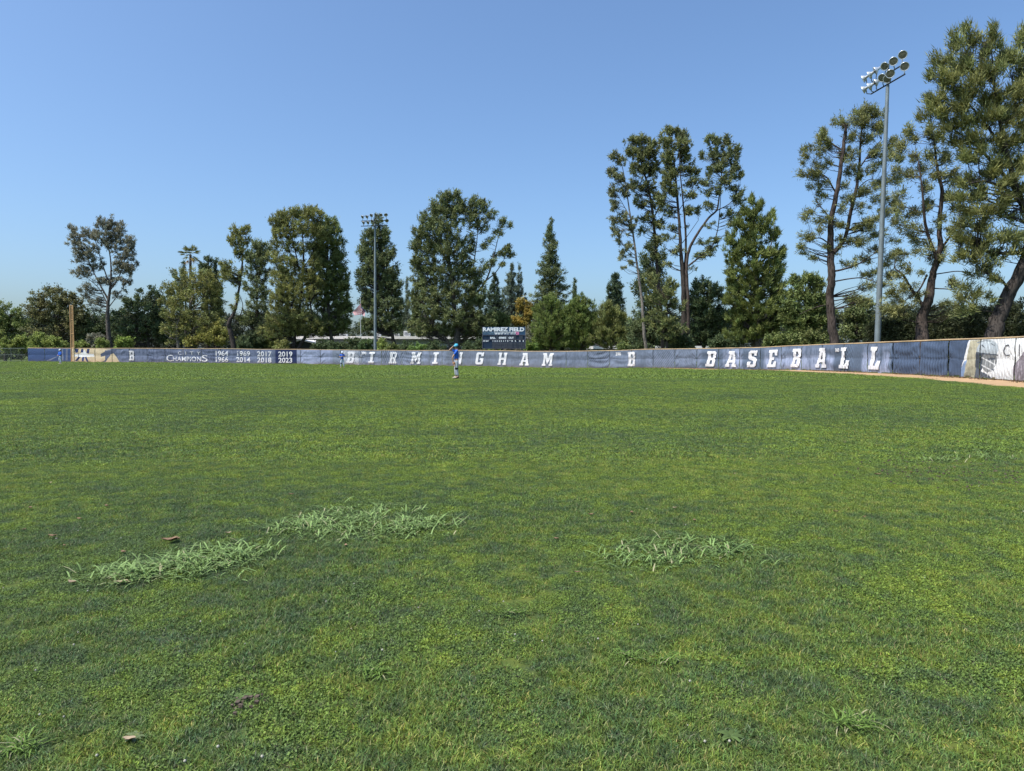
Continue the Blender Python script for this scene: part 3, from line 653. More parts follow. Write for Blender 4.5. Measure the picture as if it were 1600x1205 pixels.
for sgn, pts in ((-1, [(564, 474.5), (551, 488), (554, 493), (564, 491)]), (1, [(564.3, 479), (571, 486), (569.5, 494.5), (564.3, 491)])):
    V, F, T = flag_part(sgn, pts, flag); link('flag_fold', fast_mesh('flag_fold', V, F, T, smooth=True), M_FLAG, flag)

# ------------------------------------------------------------------ scoreboard
M_SB = mat('scoreboard_navy', (.018, .035, .065), .5, var=.2); M_SBH = mat('scoreboard_header_navy', (.03, .075, .14), .45, var=.12); M_SBC = mat('scoreboard_cell', (.05, .06, .075), .5, var=.25, scale=6)
M_FRAME = mat('scoreboard_frame', (.17, .16, .19), .5, .3); M_PINK = mat('pink_print', (.75, .25, .42), .7); M_SBW = mat('scoreboard_white_print', (.74, .78, .80), .6); M_SBF = mat('faded_print', (.22, .32, .38), .7)
YB = 93.0
def sb(px, py, dy=0.): q = at(px, py, YB); q.y = YB - dy; return q
q0, q1 = sb(753.5, 511), sb(821, 545); cx, cz = (q0.x + q1.x) / 2, (q0.z + q1.z) / 2
board = empty('scoreboard', (cx, YB, gz1(cx, YB)), 'dark navy baseball scoreboard reading RAMIREZ FIELD above the fence', 'scoreboard')
MB().box((cx, YB + .2, cz), (q1.x - q0.x, .36, q0.z - q1.z)).build('cabinet', M_SB, board)
def sbox(x0, y0, x1, y1, dy, th, m, name, par):
    a, c = sb(x0, y0), sb(x1, y1); return MB().box(((a.x + c.x) / 2, YB - dy, (a.z + c.z) / 2), (c.x - a.x, th, a.z - c.z)).build(name, m, par)
hd = sbox(753.6, 511.2, 820.9, 523.4, 0, .06, M_SBH, 'header_panel', board)
for z in (523.7, 530.8, 544.6): sbox(753.6, z - .25, 821, z + .25, .03, .07, M_FRAME, 'frame_bar', board)
for x in (753.8, 820.8): sbox(x - .3, 511, x + .3, 545, .03, .075, M_FRAME, 'frame_bar', board)
def sb_text(txt, x, y, hpx, m, par, bold=.02, space=1., xs=1.):
    me = text_mesh(txt, hpx * YB / FPX / .69, bold, space); o0 = sb(x, y)
    for v in me.vertices: v.co = Vector((o0.x + v.co.x * xs, YB - .045 - .01, o0.z + v.co.y))
    return link('lettering', me, m, par)
def textw(txt, hpx, bold=.02, space=1.):
    me = text_mesh(txt, hpx * YB / FPX / .69, bold, space); xs = [v.co.x for v in me.vertices]; return (max(xs) - min(xs)) * FPX / YB
w_ = textw('RAMIREZ FIELD', 5.6, .035); sb_text('RAMIREZ FIELD', 786.7, 517.6, 5.6, M_SBW, hd, .035, xs=64.5 / w_)
sb_text('CITY CHAMPS', 763, 522.6, 3.6, M_SBF, hd, .0, xs=17.5 / textw('CITY CHAMPS', 3.6, .0))
for x, t_ in zip((774.6, 779.3, 784, 788.8, 793.6, 798.6, 803.4), ("'64", "'66", "'69", "'14", "'17", "'18", "'19")): sb_text(t_, x, 522.6, 3.6, M_SBW, hd, .015, xs=.75)
sb_text("'23", 808.3, 522.6, 3.6, M_PINK, hd, .035, xs=.85)
for x, t_ in ((770, 'BALL'), (785.3, 'STRIKE'), (798.5, 'OUT')): sb_text(t_, x, 529.3, 2.7, M_SBW, board, .02, xs=.95)
for x0, x1 in ((775, 778.3), (790.8, 794.2), (803.2, 806.4), (811, 816.8)): sbox(x0, 525, x1, 530.2, .05, .06, M_SBC, 'digit_window', board)
sb_text('AT BAT', 759.3, 533.9, 1.9, M_SBW, board, .01)
cols = (770.2, 773.6, 776.8, 780.2, 783.3, 786.7, 790, 793.4, 796.9, 800, 805.4, 812, 817.5)
for x, t_ in zip(cols, ('1', '2', '3', '4', '5', '6', '7', '8', '9', '10', 'R', 'H', 'E')): sb_text(t_, x, 533.9, 1.9, M_SBW, board, .02)
for i, x in enumerate(cols):
    hw = 1.3 if i < 10 else 2.2
    for y0, y1 in ((535, 539.3), (539.7, 544)): sbox(x - hw, y0, x + hw, y1, .05, .05, M_SBC, 'digit_window', board)
for i in range(len(cols) - 1):
    xm = (cols[i] + cols[i + 1]) / 2; sbox(xm - .14, 534.8, xm + .14, 544.3, .06, .07, M_FRAME, 'divider', board)
for x in (759, 775, 799, 816):
    p = sb(x, 545); MB().box((p.x, YB + .55, (p.z + .3 + gz1(p.x, YB)) / 2 + .2), (.2, .25, p.z + .9 - gz1(p.x, YB))).build('support_post', M_FRAME, board)

# ------------------------------------------------------------------ trees
def unit(n):
    v = rng.normal(size=(n, 3)); return v / np.linalg.norm(v, axis=1)[:, None]
def leaf_tris(cen, rad, axis, per, L, W, up, col, cvar, lvar, flat=1.):
    """cen (n,3) clump centres, rad (n,) radii, axis (n,3) lean of the clump, per leaves in each"""
    n = len(cen); idx = np.repeat(np.arange(n), per); m = len(idx)
    d = unit(m) * (np.minimum(np.abs(rng.normal(size=m)), 1.9) * .34 + rng.random(m) * .38)[:, None]; d[:, 2] *= flat
    al = (d * axis[idx]).sum(1)[:, None] * axis[idx]; d = d + al * .55
    base = cen[idx] + d * rad[idx][:, None]
    dirv = unit(m) * .75 + axis[idx] * up + d * .6; dirv /= np.linalg.norm(dirv, axis=1)[:, None]
    side = np.cross(dirv, unit(m)); side /= np.maximum(np.linalg.norm(side, axis=1), 1e-6)[:, None]
    Ls = (L * (.6 + .8 * rng.random(m)))[:, None]; Ws = (W * (.6 + .8 * rng.random(m)))[:, None]
    V = np.stack([base - side * Ws / 2, base + side * Ws / 2, base + dirv * Ls], 1).reshape(-1, 3)
    cl = 1 + (rng.random(n) - .5) * 2 * cvar; hue = (rng.random(n) - .5) * cvar
    T = np.array(col)[None] * (cl[idx] * (1 + (rng.random(m) - .5) * 2 * lvar))[:, None]
    T[:, 0] *= 1 + hue[idx] * .45; T[:, 2] *= 1 - hue[idx] * .4
    return V, np.repeat(np.clip(T, .004, 1), 3, 0)

OLIVE = (.120, .138, .046); DARKG = (.050, .074, .032); MIDG = (.088, .118, .038); PINE = (.085, .112, .048); BLUEG = (.066, .092, .058)
YELG = (.125, .165, .045); GOLD = (.17, .145, .034); GREYG = (.125, .135, .095); CYP = (.042, .066, .034); JUN = (.090, .125, .035)

STY = {  # clump radius m, leaves per clump, leaf length, leaf width, upward habit, colour variation by clump / leaf
 'pine': (.43, 44, .34, .115, .75, .30, .40), 'open': (.42, 38, .30, .11, .55, .32, .40), 'dense': (.50, 50, .34, .135, .5, .34, .40),
 'broad': (.62, 60, .26, .23, .1, .32, .40), 'cone': (.40, 50, .28, .125, .25, .28, .40), 'near': (.36, 78, .22, .052, .5, .32, .45), 'feather': (.44, 98, .33, .052, .95, .30, .45),
 'shrub': (.42, 80, .20, .15, .2, .30, .38), 'juniper': (.44, 78, .36, .09, 1.0, .28, .40)}

TREES = []
def cone(px, y0, y1, hw, pw=1., n=9, jit=.15):
    """stack of ellipses narrowing to a tip"""
    out = []
    for i in range(n):
        t = (i + .5) / n; w_ = max(2.2, hw * t ** pw) * (1 + (rng.random() - .5) * jit * 2); h = (y1 - y0) / n
        out.append((px + (rng.random() - .5) * hw * jit, y0 + (y1 - y0) * t, w_, h * .8))
    return out

def tree(name, label, Y, stems, blobs, sty, col, bk, cover=1.6, group=None, cat='tree', depthf=.8, twig=True, lf=1., rcs=1.):
    rc, per, L, W, up, cv, lv = STY[sty]; rc *= rcs
    if stems: bp = at(stems[0][0][0], 545, Y)
    else: bp = at(blobs[0][0], 545, Y)
    g0 = gz1(bp.x, bp.y); root = Vector((bp.x, Y, g0)); e = empty(name, root, label, cat, group)
    # ---- stems
    samples = []
    for k, st in enumerate(stems):
        pts = [at(p[0], p[1], Y) for p in st]; rad = [p[2] * .42 for p in st]
        yoff = 0 if k == 0 else (rng.random() - .5) * 1.6
        for i, p in enumerate(pts): p.y += yoff * (i / max(1, len(pts) - 1)) + (0 if i == 0 else (rng.random() - .5) * .5)
        if k == 0 or st[0][1] > 520: pts = [Vector((pts[0].x + (pts[0].x - pts[1].x) * .15, pts[0].y, g0 - .2))] + pts; rad = [rad[0] * 1.35] + rad
        C = catmull([tuple(p) for p in pts], 6) if True else pts
        rr = np.interp(np.linspace(0, 1, len(C)), np.linspace(0, 1, len(rad)), rad)
        C = C + rng.normal(size=C.shape) * np.minimum(.03, rr * .10)[:, None] * np.r_[0, np.ones(len(C) - 1)][:, None]
        nm = 'trunk' if k == 0 else 'limb'
        MB().tube([Vector(c) for c in C], list(rr), 9 if rr[0] > .15 else 6).build(nm, bk, e)
        lo = int(len(C) * (.25 if k == 0 else .1)); samples += [(c, r) for c, r in zip(C[lo:], rr[lo:])]
    # ---- clumps
    pxm = Y / FPX; cen, rads = [], []
    allb = np.array([(b[0], b[1]) for b in blobs], float)
    for b in blobs:
        bx, by, rx, ry = b[:4]; cov = b[4] if len(b) > 4 else 1.
        rpx = rc / pxm
        n = max(2, int(DENS.get(sty, 1.) * cover * cov * rx * ry / rpx ** 2 * 1.5 + rng.random()))
        d = unit(n) * ((rng.random(n) ** .38) * np.where(rng.random(n) < .30, 1 + (.75 if sty in ('near', 'open') else .35) * rng.random(n), 1))[:, None]
        c0 = at(bx, by, Y); dy0 = (rng.random() - .5) * rx * pxm * .5
        fx_ = max(.3, (rx * pxm - rc * .55)); fz_ = max(.3, (ry * pxm - rc * .5)); fd = max(.4, min(rx, ry * 1.6) * pxm * depthf)
        cen.append(np.c_[c0.x + d[:, 0] * fx_, c0.y + dy0 + d[:, 1] * fd, c0.z + d[:, 2] * fz_]); rads.append(rc * (.65 + .7 * rng.random(n)))
    cen = np.vstack(cen); rads = np.concatenate(rads); keep = cen[:, 2] > g0 + .2; cen, rads = cen[keep], rads[keep]
    mid = cen.mean(0); out = cen - mid; out[:, 2] *= .35; out /= np.maximum(np.linalg.norm(out, axis=1), .5)[:, None]
    axis = out * .55 + np.array((0, 0, 1.)) * up + unit(len(cen)) * .35; axis /= np.linalg.norm(axis, axis=1)[:, None]
    V, T = leaf_tris(cen, rads, axis, max(8, int(per * lf)), L, W, up, col, cv, lv)
    ok = (V.reshape(-1, 3, 3)[:, :, 2].min(1) > g0); V = V.reshape(-1, 3, 3)[ok].reshape(-1, 3); T = T.reshape(-1, 3, 3)[ok].reshape(-1, 3)
    link('crown' if cat == 'tree' else 'foliage', fast_mesh('crown', V, np.arange(len(V)).reshape(-1, 3), T), LEAF, e)
    global NTRI; NTRI += len(V) // 3
    # ---- branches out to the clumps
    if twig and samples:
        SP_ = np.array([s_[0] for s_ in samples]); SR = np.array([s_[1] for s_ in samples]); VV, FF = [], []; off = 0
        for c, r_ in zip(cen, rads):
            dv = SP_ - c; dist = np.linalg.norm(dv, axis=1) + np.where(dv[:, 2] > -.25 * np.hypot(dv[:, 0], dv[:, 1]), 3.5, 0)
            j = int(dist.argmin()); a = SP_[j]; ln = np.linalg.norm(c - a)
            if ln < .3 or ln > 9: continue
            th = min(SR[j] * .45, .014 * ln + .014); mid_ = a * .5 + c * .5 + np.array((0, 0, -.06 * ln)) + rng.normal(size=3) * .05 * ln
            ps = np.array([a, mid_, c]); t_ = (c - a) / ln; u1 = np.cross(t_, (.3, .2, .93)); u1 /= np.linalg.norm(u1) + 1e-9; u2 = np.cross(t_, u1)
            for p, q in zip(ps, (th, th * .7, th * .25)):
                for k3 in range(3): VV.append(p + (u1 * cos(k3 * 2.094) + u2 * sin(k3 * 2.094)) * q)
            for i in range(2):
                for k3 in range(3): FF.append((off + i * 3 + k3, off + i * 3 + (k3 + 1) % 3, off + i * 3 + 3 + (k3 + 1) % 3, off + i * 3 + 3 + k3))
            off += 9
        if VV: link('branches', fast_mesh('branches', np.array(VV), np.array(FF)), bk, e, 'stuff'); NTRI += len(FF) * 2
    return e
NTRI = 0
DENS = {'dense': 1.35, 'pine': 1.5, 'juniper': 1.3, 'cone': 1.25, 'near': 1.9, 'feather': 1.9, 'open': 1.15}

#TREES_BEGIN
# far left woods
tree('oak_tree', 'round green tree at the left edge of the woods', 122, [[(8, 540, .5), (8, 500, .35)]], [(5, 492, 26, 24), (28, 500, 20, 20), (10, 515, 30, 20)], 'broad', MIDG, BARK_DARK, 1.5)
tree('oak_tree', 'broad olive brown tree behind the foul pole', 120, [[(82, 540, .6), (84, 490, .4)], [(84, 510, .3), (105, 475, .15)], [(84, 510, .3), (62, 480, .15)]],
     [(78, 465, 34, 20), (60, 482, 24, 22), (105, 475, 28, 22), (85, 490, 44, 24), (80, 515, 46, 20), (120, 500, 24, 28)], 'broad', (.084, .092, .038), BARK_MID, 1.5)
tree('oak_tree', 'dark rounded tree filling the gap right of the sparse tall tree', 118, [[(232, 540, .6), (228, 500, .4)], [(228, 510, .3), (245, 470, .15)], [(228, 510, .3), (205, 480, .15)]],
     [(228, 466, 26, 22), (205, 480, 24, 26), (245, 482, 22, 28), (225, 505, 44, 30), (195, 515, 24, 22), (252, 515, 18, 24)], 'broad', DARKG, BARK_MID, 1.7)
tree('oak_tree', 'dark tree standing low between the foul pole and the sparse tall tree', 121, [[(148, 540, .5), (148, 505, .3)]], [(150, 502, 24, 22), (140, 522, 26, 18), (170, 520, 22, 18)], 'broad', DARKG, BARK_DARK, 1.6)
tree('tall_tree', 'tall sparse tree with a spreading open crown standing alone above the left woods', 112,
     [[(173, 545, .95), (170, 510, .8), (169, 480, .62), (171, 455, .45), (173, 425, .3), (170, 395, .2), (164, 355, .1)], [(170, 470, .4), (152, 435, .22), (137, 405, .14), (118, 372, .08)], [(171, 445, .3), (158, 410, .18), (146, 375, .1)],
      [(171, 455, .32), (188, 430, .2), (198, 395, .14), (206, 375, .08)], [(169, 478, .25), (152, 450, .15), (128, 430, .08)], [(170, 480, .22), (188, 455, .12), (204, 425, .08)]],
     [(163, 350, 16, 11, .8), (178, 358, 16, 16, .8), (160, 372, 18, 14, .8), (182, 380, 14, 15, .8), (114, 358, 8, 10, .7), (122, 378, 15, 15, .8), (138, 365, 12, 10, .7), (140, 392, 18, 14, .7), (125, 402, 14, 10, .7), (128, 425, 16, 12, .7),
      (150, 412, 14, 14, .6), (205, 378, 10, 12, .8), (198, 396, 13, 14, .8), (190, 415, 16, 14, .8), (203, 420, 11, 12, .7), (213, 412, 5, 5, .7), (160, 440, 20, 10, .6), (140, 452, 16, 10, .6), (192, 438, 14, 9, .6), (133, 462, 8, 6, .5), (150, 472, 14, 8, .6), (182, 460, 10, 8, .5), (148, 482, 8, 6, .4)],
     'open', (.115, .125, .085), BARK_MID, 1.9, rcs=.85)
tree('broad_tree', 'wide olive tree with pale bare twigs and two leaning trunks below the palm', 113,
     [[(279, 545, .75), (278, 515, .6), (282, 485, .4), (290, 450, .2)], [(288, 545, .6), (297, 515, .5), (298, 480, .38), (310, 445, .18)], [(297, 490, .3), (320, 465, .14)], [(282, 490, .25), (262, 462, .1)]],
     [(300, 435, 34, 18, .8), (278, 448, 24, 20, .8), (330, 445, 20, 26, .9), (265, 470, 18, 24, .8), (300, 465, 40, 26, .8), (335, 480, 18, 30), (280, 495, 30, 24), (318, 505, 34, 24), (262, 515, 14, 22), (300, 525, 30, 16, .8)], 'dense', OLIVE, BARK_PALE, 1.1)
tree('ficus_tree', 'yellow-green bushy tree at the fence between the two leaning pines', 110, [[(335, 540, .3), (335, 520, .2)]], [(335, 520, 28, 16), (318, 530, 18, 12), (350, 532, 18, 12), (300, 534, 12, 10)], 'broad', (.115, .125, .03), BARK_DARK, 1.8)
tree('conifer_tree', 'small dark conifer just behind the palm', 128, [[(290, 500, .4), (290, 420, .15)]], cone(287, 409, 470, 13), 'cone', CYP, BARK_DARK, 2.0)
tree('conifer_tree', 'dark conifer with a tufted top right of the palm', 126, [[(324, 500, .5), (325, 420, .2), (326, 400, .1)]], [(326, 405, 8, 6), (320, 418, 14, 9), (325, 432, 18, 10), (325, 450, 24, 16)], 'cone', DARKG, BARK_DARK, 1.9)
tree('cypress_tree', 'slim dark cypress behind the wide olive tree', 126, [[(337, 500, .4), (336, 430, .15)]], cone(337, 402, 500, 15), 'cone', CYP, BARK_DARK, 2.2)
tree('pine_tree', 'slender leaning pine with three separate tufts right of the palm', 108,
     [[(366, 545, 1.0), (360, 515, .85), (358, 505, .75), (367, 485, .5), (372, 455, .42), (377, 420, .34), (380, 390, .24), (386, 365, .1)], [(372, 500, .25), (380, 480, .15), (378, 465, .1)], [(376, 425, .18), (362, 420, .1)]],
     [(368, 363, 11, 12, .8), (384, 362, 10, 10, .8), (374, 378, 16, 12, .8), (364, 376, 8, 9, .8), (378, 395, 14, 12, .9), (355, 415, 12, 10, .8), (362, 428, 18, 12, .8), (350, 430, 8, 10, .8), (368, 440, 12, 9, .7), (372, 465, 8, 8, .5), (365, 478, 8, 8, .5), (375, 500, 10, 7, .5)], 'pine', OLIVE, BARK_DARK, 1.5)
tree('pine_tree', 'dusky medium pine between the slender leaning pine and the twin giants', 122, [[(402, 545, .6), (402, 480, .4), (402, 410, .2), (404, 385, .1)]],
     [(400, 385, 14, 10), (414, 388, 12, 12), (396, 400, 17, 14), (412, 405, 16, 14), (402, 425, 22, 18), (400, 450, 22, 18), (405, 475, 24, 18, .8), (395, 500, 20, 16), (410, 520, 30, 18), (392, 535, 25, 12)], 'dense', PINE, BARK_DARK, 1.5)
tree('pine_tree', 'huge pine with forked dark stems and a flat rounded top, left of the twin giants', 114,
     [[(459, 548, .8), (461, 520, .7), (468, 480, .5), (472, 440, .42), (474, 400, .34), (472, 360, .22), (468, 338, .1)], [(465, 548, .75), (478, 525, .6), (488, 505, .45), (486, 470, .3)], [(470, 435, .34), (462, 395, .26), (452, 355, .18), (446, 338, .08)],
      [(466, 470, .22), (448, 440, .16), (430, 415, .1), (424, 390, .06)], [(474, 420, .25), (488, 395, .15), (498, 360, .1)]],
     [(436, 345, 16, 16), (452, 336, 18, 11), (472, 334, 20, 11), (492, 338, 18, 14), (448, 360, 22, 18, .8), (480, 356, 24, 18, .9), (430, 375, 12, 22, .6), (428, 402, 14, 14, .6), (500, 365, 18, 20), (450, 385, 16, 14, .6), (487, 385, 12, 16, .6), (442, 410, 14, 14, .7), (448, 440, 26, 20), (470, 460, 34, 22), (440, 470, 22, 20), (455, 495, 38, 20), (480, 510, 36, 18), (438, 515, 26, 14), (460, 415, 24, 16, .8), (480, 432, 18, 14), (492, 412, 12, 16), (468, 388, 16, 12, .6), (438, 428, 16, 14, .9), (495, 440, 14, 20)],
     'pine', OLIVE, BARK_DARK, 1.45)
tree('pine_tree', 'huge dense pine with a dark flank, right of the twin giants', 117,
     [[(520, 545, .8), (515, 500, .65), (512, 440, .5), (512, 380, .3), (515, 345, .1)], [(505, 520, .4), (507, 470, .3), (514, 420, .2), (517, 380, .1)]],
     [(515, 345, 14, 10, .8), (525, 358, 12, 12, .8), (505, 360, 16, 16), (520, 378, 20, 18), (500, 390, 18, 20), (528, 400, 14, 20), (512, 415, 24, 22), (530, 430, 16, 20), (508, 445, 28, 24), (535, 455, 16, 22), (515, 478, 34, 24), (538, 485, 14, 22), (510, 505, 38, 18), (535, 508, 14, 14)],
     'dense', MIDG, BARK_MID, 1.9)
tree('conifer_tree', 'dense columnar conifer right behind the left floodlight pole', 116,
     [[(618, 545, .8), (613, 525, .65), (606, 480, .5), (598, 400, .3), (592, 350, .1)]],
     [(590, 348, 10, 12, .8), (577, 372, 16, 18), (596, 370, 16, 18), (572, 395, 16, 18), (600, 398, 20, 20), (584, 410, 24, 20), (572, 430, 17, 18), (606, 425, 20, 22), (585, 445, 28, 20), (612, 450, 18, 20), (575, 470, 18, 18), (600, 475, 34, 22), (622, 480, 12, 20), (595, 503, 36, 17), (575, 508, 16, 14), (622, 510, 12, 14, .8), (603, 365, 9, 12, .7), (612, 395, 8, 10, .7)],
     'dense', PINE, BARK_DARK, 2.0)
tree('conifer_tree', 'small pointed conifer far off right of the left floodlight pole', 150, [[(636, 520, .4), (636, 450, .1)]], cone(636, 435, 530, 15), 'cone', BLUEG, BARK_DARK, 1.8)
tree('conifer_tree', 'faint small conifer tucked against the left flank of the giant central tree', 155, [[(650, 520, .4), (648, 460, .1)]], cone(649, 455, 535, 12), 'cone', BLUEG, BARK_DARK, 1.5)
tree('giant_tree', 'giant broad tree at the centre behind the nearest player', 112,
     [[(714, 545, 1.5), (714, 520, 1.2), (710, 490, .9), (707, 440, .7), (700, 390, .45), (698, 340, .25), (700, 310, .1)], [(712, 500, .6), (735, 470, .45), (758, 440, .35), (768, 415, .24), (775, 385, .16), (784, 350, .08)], [(758, 440, .3), (775, 425, .2), (788, 405, .1)],
      [(735, 440, .3), (742, 400, .22), (746, 360, .14), (744, 325, .08)], [(710, 500, .5), (685, 470, .35), (668, 430, .22), (655, 390, .1)], [(704, 548, .5), (696, 528, .4), (675, 512, .2)], [(702, 420, .3), (690, 385, .2), (680, 350, .1)]],
     [(695, 308, 14, 12), (712, 308, 14, 12), (682, 325, 16, 16), (705, 330, 24, 18), (722, 322, 10, 14), (740, 318, 12, 14), (756, 322, 11, 12), (735, 340, 16, 18), (768, 335, 9, 11, .8), (670, 345, 20, 18), (697, 358, 28, 20), (658, 365, 16, 16), (650, 385, 12, 14), (675, 385, 26, 20), (705, 390, 26, 22),
      (752, 352, 14, 14, .7), (785, 346, 8, 9, .9), (796, 355, 5, 7, .9), (778, 362, 11, 8, .7), (765, 375, 8, 8, .6), (757, 385, 7, 7, .8), (733, 380, 13, 18, .7), (648, 405, 9, 12), (665, 415, 22, 20), (695, 425, 30, 22), (725, 415, 16, 22), (790, 388, 10, 9, .9), (798, 396, 7, 8, .8), (780, 398, 14, 8, .7), (768, 410, 10, 8, .6),
      (740, 430, 16, 18), (757, 415, 10, 10, .6), (782, 412, 8, 6, .6), (655, 440, 14, 20), (680, 455, 30, 22), (715, 460, 30, 24), (745, 460, 20, 24), (650, 470, 14, 20), (672, 485, 34, 20), (710, 495, 36, 22), (748, 492, 24, 24), (762, 510, 16, 18), (658, 510, 26, 18), (700, 518, 36, 12, .8), (740, 518, 26, 14)],
     'dense', (.084, .108, .042), BARK_MID, 1.75)
tree('conifer_tree', 'dark pointed conifer behind the right side of the giant central tree', 140, [[(773, 530, .5), (773, 440, .12)]], cone(773, 424, 520, 22, .7), 'cone', CYP, BARK_DARK, 1.9)
tree('conifer_tree', 'greyish thin conifer left of the golden tree', 150, [[(799, 530, .5), (798, 430, .12)]], cone(798, 412, 520, 30, .7), 'cone', BLUEG, BARK_DARK, 1.5)
tree('conifer_tree', 'second greyish conifer tip rising beside the thin one', 152, [[(811, 530, .5), (810, 440, .12)]], cone(812, 416, 500, 18, .7), 'cone', BLUEG, BARK_DARK, 1.0)
tree('broad_tree', 'mid green tree behind the left end of the scoreboard', 118, [[(778, 540, .5), (778, 510, .3)]], [(775, 500, 20, 16), (790, 510, 16, 18), (780, 525, 24, 16)], 'dense', MIDG, BARK_DARK, 1.6)
tree('golden_tree', 'golden yellow leafed tree directly above the scoreboard', 122, [[(815, 545, .4), (817, 500, .25)]], [(817, 478, 14, 12), (822, 490, 16, 14), (803, 500, 14, 9, 1.4), (815, 503, 18, 10, 1.3), (828, 480, 9, 10)], 'broad', GOLD, BARK_MID, 1.4, rcs=.8)
tree('broad_tree', 'pale dull green tree right of the golden tree', 127, [[(832, 545, .4), (834, 500, .25)]], [(836, 482, 12, 14, .8), (838, 505, 16, 16), (830, 525, 18, 18)], 'broad', GREYG, BARK_MID, 1.2)
tree('conifer_tree', 'tall pointed dark conifer standing right of the scoreboard', 122, [[(860, 545, .8), (860, 450, .45), (858, 350, .08)]],
     cone(859, 341, 500, 38, .85, 14, .12), 'cone', PINE, BARK_DARK, 2.0, rcs=1.15)
tree('juniper_tree', 'feathery green juniper in front of the tall pointed conifer', 104, [[(862, 545, .5), (862, 480, .25)]], [(862, 470, 14, 18), (848, 490, 16, 20), (872, 492, 20, 22), (858, 515, 34, 22), (860, 535, 34, 14), (882, 515, 14, 24)], 'juniper', JUN, BARK_MID, 1.6)
tree('juniper_tree', 'broad feathery juniper with spiky top right of the tall pointed conifer', 105, [[(906, 545, .5), (905, 480, .25)]], [(908, 474, 12, 16), (897, 484, 16, 18), (918, 484, 14, 18), (905, 505, 28, 22), (905, 528, 34, 20), (928, 508, 10, 20)], 'juniper', JUN, BARK_MID, 1.6)
tree('juniper_tree', 'yellowish feathery juniper nearest the small distance numbers on the fence', 104, [[(955, 545, .5), (954, 495, .25)]], [(950, 485, 16, 14), (940, 505, 16, 20), (964, 500, 18, 20), (952, 525, 32, 20), (975, 525, 12, 18)], 'juniper', (.105, .128, .044), BARK_MID, 1.5)
tree('conifer_tree', 'little conifer tip peeping above the junipers', 140, [[(897, 520, .4), (897, 450, .1)]], cone(897, 436, 520, 15), 'cone', DARKG, BARK_DARK, 2.0)
tree('cypress_tree', 'rounded dark cypress left of the tall open pines', 128, [[(961, 530, .5), (961, 450, .1)]], [(961, 433, 8, 8), (960, 450, 14, 16), (962, 475, 17, 20), (962, 505, 18, 26)], 'cone', CYP, BARK_DARK, 2.3)
# the tall open group
tree('tall_pine', 'slender pale-stemmed pine, leftmost of the tall open group', 88,
     [[(1010, 548, .55), (1006, 520, .5), (1003, 470, .42), (996, 420, .34), (990, 370, .28), (982, 320, .2), (975, 270, .12), (968, 245, .06)], [(985, 340, .14), (968, 310, .07)], [(993, 400, .12), (975, 385, .06)]],
     [(958, 246, 8, 9, .8), (968, 252, 8, 10, .8), (956, 270, 9, 8, .8), (967, 278, 12, 9, .8), (957, 300, 9, 12, .7), (975, 300, 12, 12, .7), (960, 322, 9, 10, .7), (972, 340, 14, 10, .6), (958, 348, 8, 10, .6), (966, 362, 12, 8, .6), (985, 352, 8, 14, .6), (966, 378, 6, 6, .7), (984, 385, 9, 9, .5), (976, 395, 8, 7, .6), (984, 412, 6, 6, .7), (967, 402, 5, 6, .5), (974, 418, 4, 5, .5)],
     'open', (.100, .118, .058), BARK_PALE, 2.1, rcs=.76, group='tall open pines with bare stems')
tree('tall_pine', 'dark straight-stemmed pine, second from the left in the tall open group', 90,
     [[(1036, 548, .6), (1032, 480, .55), (1026, 400, .48), (1022, 350, .42), (1014, 300, .34), (1003, 260, .24), (993, 225, .1)], [(1022, 340, .2), (1040, 300, .1)], [(1014, 300, .16), (996, 280, .08)]],
     [(990, 220, 12, 8), (1005, 222, 14, 10), (985, 238, 10, 10), (1000, 243, 17, 14), (1020, 235, 12, 14), (998, 265, 17, 14, .9), (1020, 265, 14, 16), (990, 290, 12, 12, .7), (1012, 292, 18, 12, .8), (1000, 315, 14, 12, .7), (1026, 315, 14, 16, .8), (1012, 340, 16, 10, .7), (1030, 350, 10, 12, .8), (1005, 360, 10, 8, .5), (1026, 375, 10, 12, .7), (1012, 390, 10, 8, .4), (1028, 400, 8, 10, .6)],
     'open', (.092, .112, .044), BARK_DARK, 2.2, rcs=.82, group='tall open pines with bare stems')
tree('tall_pine', 'tallest twin-stemmed pine in the middle of the tall open group', 87,
     [[(1070, 548, 1.1), (1070, 500, .95), (1068, 450, .8), (1064, 400, .55), (1061, 350, .42), (1058, 300, .34), (1053, 250, .22), (1045, 205, .08)], [(1068, 440, .4), (1072, 390, .34), (1070, 345, .28), (1064, 300, .2), (1060, 255, .12), (1062, 215, .06)],
      [(1060, 330, .12), (1080, 300, .06)], [(1066, 380, .12), (1090, 345, .06)], [(1062, 400, .14), (1040, 388, .06)]],
     [(1044, 203, 9, 9), (1056, 208, 8, 9), (1068, 212, 8, 10), (1040, 222, 12, 12), (1062, 228, 16, 14), (1045, 245, 14, 16), (1070, 245, 12, 14), (1052, 268, 18, 14), (1078, 265, 10, 12, .8), (1042, 290, 12, 14, .9), (1080, 285, 12, 10, .8), (1056, 300, 14, 10, .8), (1036, 312, 10, 10, .8), (1078, 305, 11, 8, .8), (1088, 272, 6, 8, .7), (1045, 330, 14, 10, .6), (1078, 330, 14, 8, .6), (1050, 355, 16, 8, .5), (1090, 330, 8, 8, .6), (1040, 372, 14, 8, .5), (1055, 392, 14, 8, .5), (1045, 412, 12, 6, .4), (1082, 420, 10, 6, .3)],
     'open', (.096, .116, .046), BARK_DARK, 2.2, rcs=.82, group='tall open pines with bare stems')
